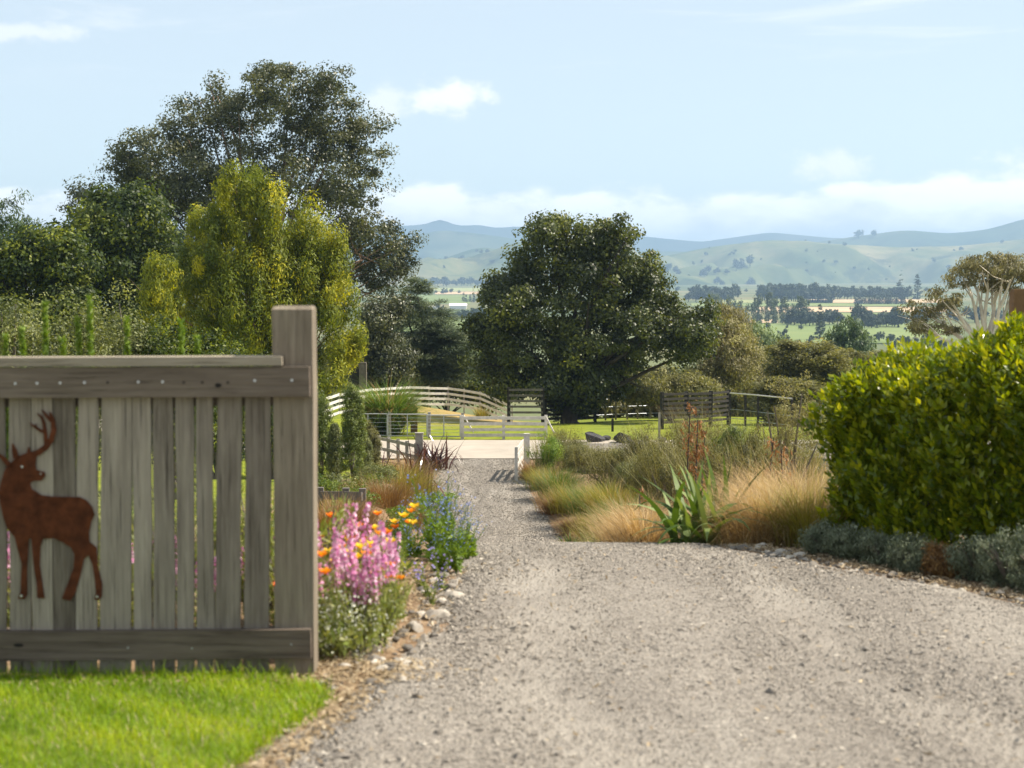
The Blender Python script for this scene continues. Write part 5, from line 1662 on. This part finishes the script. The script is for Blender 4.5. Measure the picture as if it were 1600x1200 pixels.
# ---------------------------------------------------------------- lawn
def lawn():
    ed = np.array([[4.0, -1.9], [5, -1.35], [6.3, -1.12], [6.75, -1.02], [7.15, -.97], [7.4, -.88], [7.7, -.84], [7.95, -.84], [8.15, -.92], [8.33, -1.1]])
    yy = np.linspace(3.2, 8.35, 60)
    u_ = np.linspace(0, 1, 30)
    xr = np.interp(yy, ed[:, 0], ed[:, 1])
    X = -5.5 * (1 - u_)[None] + xr[:, None] * u_[None]
    Yy = np.repeat(yy[:, None], 30, 1)
    V = np.stack([X, Yy, gz(X, Yy) + .012 - .02 * (u_ > .98)], -1).reshape(-1, 3)
    i_ = (np.arange(59)[:, None] * 30 + np.arange(29)[None]).ravel()
    tag(Geo().add(V, np.stack([i_, i_ + 1, i_ + 31, i_ + 30], 1)).obj('lawn_soil', plain('lawn_thatch', (.10, .13, .02), .95, .4, 20), smooth=True), 'thatch under the lawn', None, None, 'structure')
    n = 64000
    y = 8.34 - 3.1 * rng.random(n) ** 1.15
    xe = np.interp(y, ed[:, 0], ed[:, 1]) + rng.normal(0, .025, n) + .02
    x = xe - np.abs(rng.random(n)) * 2.6
    root = np.stack([x, y, gz(x, y) + .008], 1)
    patch = .5 + .22 * np.sin(x * 3.1 + 1.3 * np.sin(y * 4)) * np.cos(y * 3.7 + x) + .14 * np.sin(x * 11 + y * 9)
    V, Q, k_ = blades(root, rng.uniform(0, 6.28, n), np.abs(rng.normal(.35, .25, n)), rng.uniform(.028, .062, n), .0042, rng.uniform(.2, 1.3, n), 2)
    gl = Geo().add(V, Q, np.repeat(np.clip(patch + rng.normal(0, .22, n), 0, 1), k_))
    m_ = 2600
    y2 = 8.36 + rng.normal(0, .05, m_)
    x2 = rng.uniform(-3.6, -1.05, m_)
    k2 = m_ // 3
    ye = rng.uniform(5.6, 8.2, k2)
    x2[:k2], y2[:k2] = np.interp(ye, ed[:, 0], ed[:, 1]) + rng.normal(-.02, .03, k2), ye
    V2, Q2, _k = blades(np.stack([x2, y2, gz(x2, y2) + .005], 1), rng.uniform(0, 6.28, m_), np.abs(rng.normal(.35, .25, m_)), rng.uniform(.05, .12, m_), .0045, rng.uniform(.3, 1.5, m_), 3)
    gl.add(V2, Q2, np.repeat(rng.uniform(.1, .8, m_), _k))
    m_ = 3600
    y3 = 8.3 - 3.0 * rng.random(m_) ** 1.15
    x3 = np.interp(y3, ed[:, 0], ed[:, 1]) - rng.random(m_) ** 1.5 * 2.5
    V3, Q3, _k = blades(np.stack([x3, y3, gz(x3, y3) + .01], 1), rng.uniform(0, 6.28, m_), np.abs(rng.normal(.6, .3, m_)), rng.uniform(.03, .06, m_), .004, rng.uniform(.3, 1.2, m_), 2)
    gl.add(V3, Q3, np.repeat(rng.uniform(.3, 1, m_), _k), 1)
    tag(gl.obj('lawn_grass', [LEAF['lawn'], LEAF['dry']]), 'bright green mown lawn in front of the gate', None, None, 'stuff')


lawn()


# ---------------------------------------------------------------- stones, gravel and litter
def rock_geo(sub=2, cuts=9, d0=.45, d1=.8):
    import bmesh
    bm = bmesh.new()
    bmesh.ops.create_icosphere(bm, subdivisions=sub, radius=1)
    V = np.array([v.co[:] for v in bm.verts])
    Q = np.array([[v.index for v in f.verts] for f in bm.faces])
    bm.free()
    for _ in range(cuts):
        n_ = unit(rng.normal(size=3))
        d = rng.uniform(d0, d1)
        k_ = V @ n_
        V = V - np.clip(k_ - d, 0, None)[:, None] * n_
    V = V * (1 + rng.normal(0, .015, (len(V), 1)))
    return V, Q


stone_mesh = [Geo().add(*rock_geo(), .1 + .85 * q / 6).mesh('stone', LEAF['stone']) for q in range(7)]


def stone(x, y, s, label, group, flat=.55, k_=None):
    o = bpy.data.objects.new('stone', stone_mesh[random.randrange(7) if k_ is None else k_])
    COL.objects.link(o)
    o.location = (x, y, float(gz(x, y)) + s * flat * .35 + .01)
    o.scale = (s * random.uniform(.8, 1.3), s * random.uniform(.7, 1.1), s * flat * random.uniform(.7, 1.1))
    o.rotation_euler = (random.uniform(-.2, .2), random.uniform(-.2, .2), random.uniform(0, 6.28))
    tag(o, label, 'stone', group)


for q in range(70):
    y = random.uniform(8.5, 12.6)
    stone(float(led(y)) + random.gauss(.03, .12), y, random.choice((.02, .03, .035, .045, .06)), 'loose stone along the gravel edge beside the flower bed', 'stones beside the flower bed')
for q in range(45):
    y = random.uniform(10.3, 14.2)
    stone(float(red(y)) + random.gauss(.02, .08), y, random.choice((.02, .025, .03, .04, .055)), 'loose stone along the gravel edge below the silver bushes', 'stones below the silver bushes')
for q in range(14):
    x = random.uniform(-.9, -.3)
    stone(x, random.uniform(8.2, 8.7), random.choice((.025, .035, .05)), 'loose stone on the bare ground at the gate post foot', 'stones at the gate post foot')
for px, Y, s, lab in ((928, 71.6, .8, 'long dark boulder behind the wiry shrubs'), (973, 71.2, .9, 'larger dark angular boulder by the lane'), (945, 72.2, .5, 'small dark boulder between the two large ones'), (1035, 71.5, .55, 'grey boulder in the low heap before the cattle yard'), (1062, 71.8, .6, 'flat grey boulder in the low heap'), (1090, 71.2, .6, 'last grey boulder of the low heap'), (1010, 71.9, .5, 'grey boulder beginning the low heap')):
    gg = Geo().add(*rock_geo(3, 16, .3, .62))
    o = gg.obj('boulder', M['rock_dark'])
    p = G(px, Y)
    o.location = (p[0], p[1], p[2] + s * .2)
    o.scale = (s * .8, s * .62, s * .55)
    o.rotation_euler = (0, .1, random.uniform(0, 6))
    tag(o, lab, 'boulder')


def loose_gravel():
    n = 120000
    y = 5.9 + 9.0 * rng.random(n) ** 1.35
    n_far = 42000
    y = np.concatenate([y, rng.uniform(40, 65, n_far)])
    n += n_far
    l_, r_ = led(y) - .06, red(y) + .05
    xr = np.minimum(r_, .33 * y + .4)
    x = l_ + (xr - l_) * rng.random(n)
    s = np.exp(rng.normal(math.log(.0047), .48, n))
    s[-n_far:] *= 3.3
    edge_ = np.exp(-np.minimum(x - l_, np.abs(r_ - x)) / .25)
    s = np.clip(s * (1 + .8 * edge_), .003, .034)
    s = s * (1 - .55 * track(x, y) * (rng.random(n) < .75)) * (.75 + .5 * np.clip(.5 + .5 * np.sin(x * 1.7 + y * .9) * np.sin(y * .8 - x), 0, 1))
    P = np.stack([x, y, np.where((x > l_ + .06) & (x < r_ - .05), gravel_z(x, y, np.minimum(x - l_ - .06, r_ - .05 - x)), gz(x, y)) + .1 * s], 1)
    T = np.array([[1, 0, 0], [-1, 0, 0], [0, 1, 0], [0, -1, 0], [0, 0, 1], [0, 0, -1]], float)
    V = T[None] * rng.uniform(.6, 1.25, (n, 6, 1)) + rng.normal(0, .28, (n, 6, 3))
    V[..., 2] *= .6
    a = rng.uniform(0, 6.28, n)
    c, s_ = np.cos(a)[:, None], np.sin(a)[:, None]
    V = np.stack([V[..., 0] * c - V[..., 1] * s_, V[..., 0] * s_ + V[..., 1] * c, V[..., 2]], -1)
    V = V * s[:, None, None] + P[:, None]
    Fq = np.array([[0, 2, 4], [2, 1, 4], [1, 3, 4], [3, 0, 4], [2, 0, 5], [1, 2, 5], [3, 1, 5], [0, 3, 5]])
    Q = (np.arange(n)[:, None, None] * 6 + Fq[None]).reshape(-1, 3)
    tag(Geo().add(V.reshape(-1, 3), Q, np.repeat(np.clip(rng.normal(.52, .16, n), 0, 1), 6)).obj('loose_gravel', LEAF['stone']), 'loose gravel chips on the driveway', None, None, 'stuff')


loose_gravel()


def litter():
    rows = []
    def zone(n, fx, y0, y1):
        y = rng.uniform(y0, y1, n)
        x = fx(y, rng.normal(0, 1, n))
        rows.append(np.stack([x, y], 1))
    zone(1700, lambda y, g_: np.interp(y, [5.5, 6.6, 7.3, 8.1], [-1.1, -.93, -.78, -.72]) + .06 * g_, 5.6, 8.15)
    zone(1500, lambda y, g_: -.72 + .16 * g_, 8.2, 8.75)
    zone(2200, lambda y, g_: led(y) - .12 + .12 * g_, 8.6, 13.2)
    zone(2600, lambda y, g_: red(y) + .12 + .11 * g_, 10.0, 14.3)
    zone(900, lambda y, g_: -2.0 + .7 * g_, 8.15, 8.6)
    zone(700, lambda y, g_: .8 + 1.3 * g_, 6.0, 13.5)
    P = np.concatenate(rows)
    n = len(P)
    p3 = np.stack([P[:, 0], P[:, 1], gz(P[:, 0], P[:, 1]) + np.where((P[:, 0] > led(P[:, 1]) + .2) & (P[:, 0] < red(P[:, 1]) - .2), .033, .018) + rng.random(n) * .012], 1)
    V, Q = leaves(p3, np.array([0, 0, 1.]) + rng.normal(0, .35, (n, 3)), rng.uniform(.015, .055, n), .28)
    tag(Geo().add(V, Q, np.repeat(np.clip(rng.normal(.5, .25, n), 0, 1), 4)).obj('leaf_litter', LEAF['dry']), 'straw coloured leaf litter along the gravel edges', None, None, 'stuff')


litter()
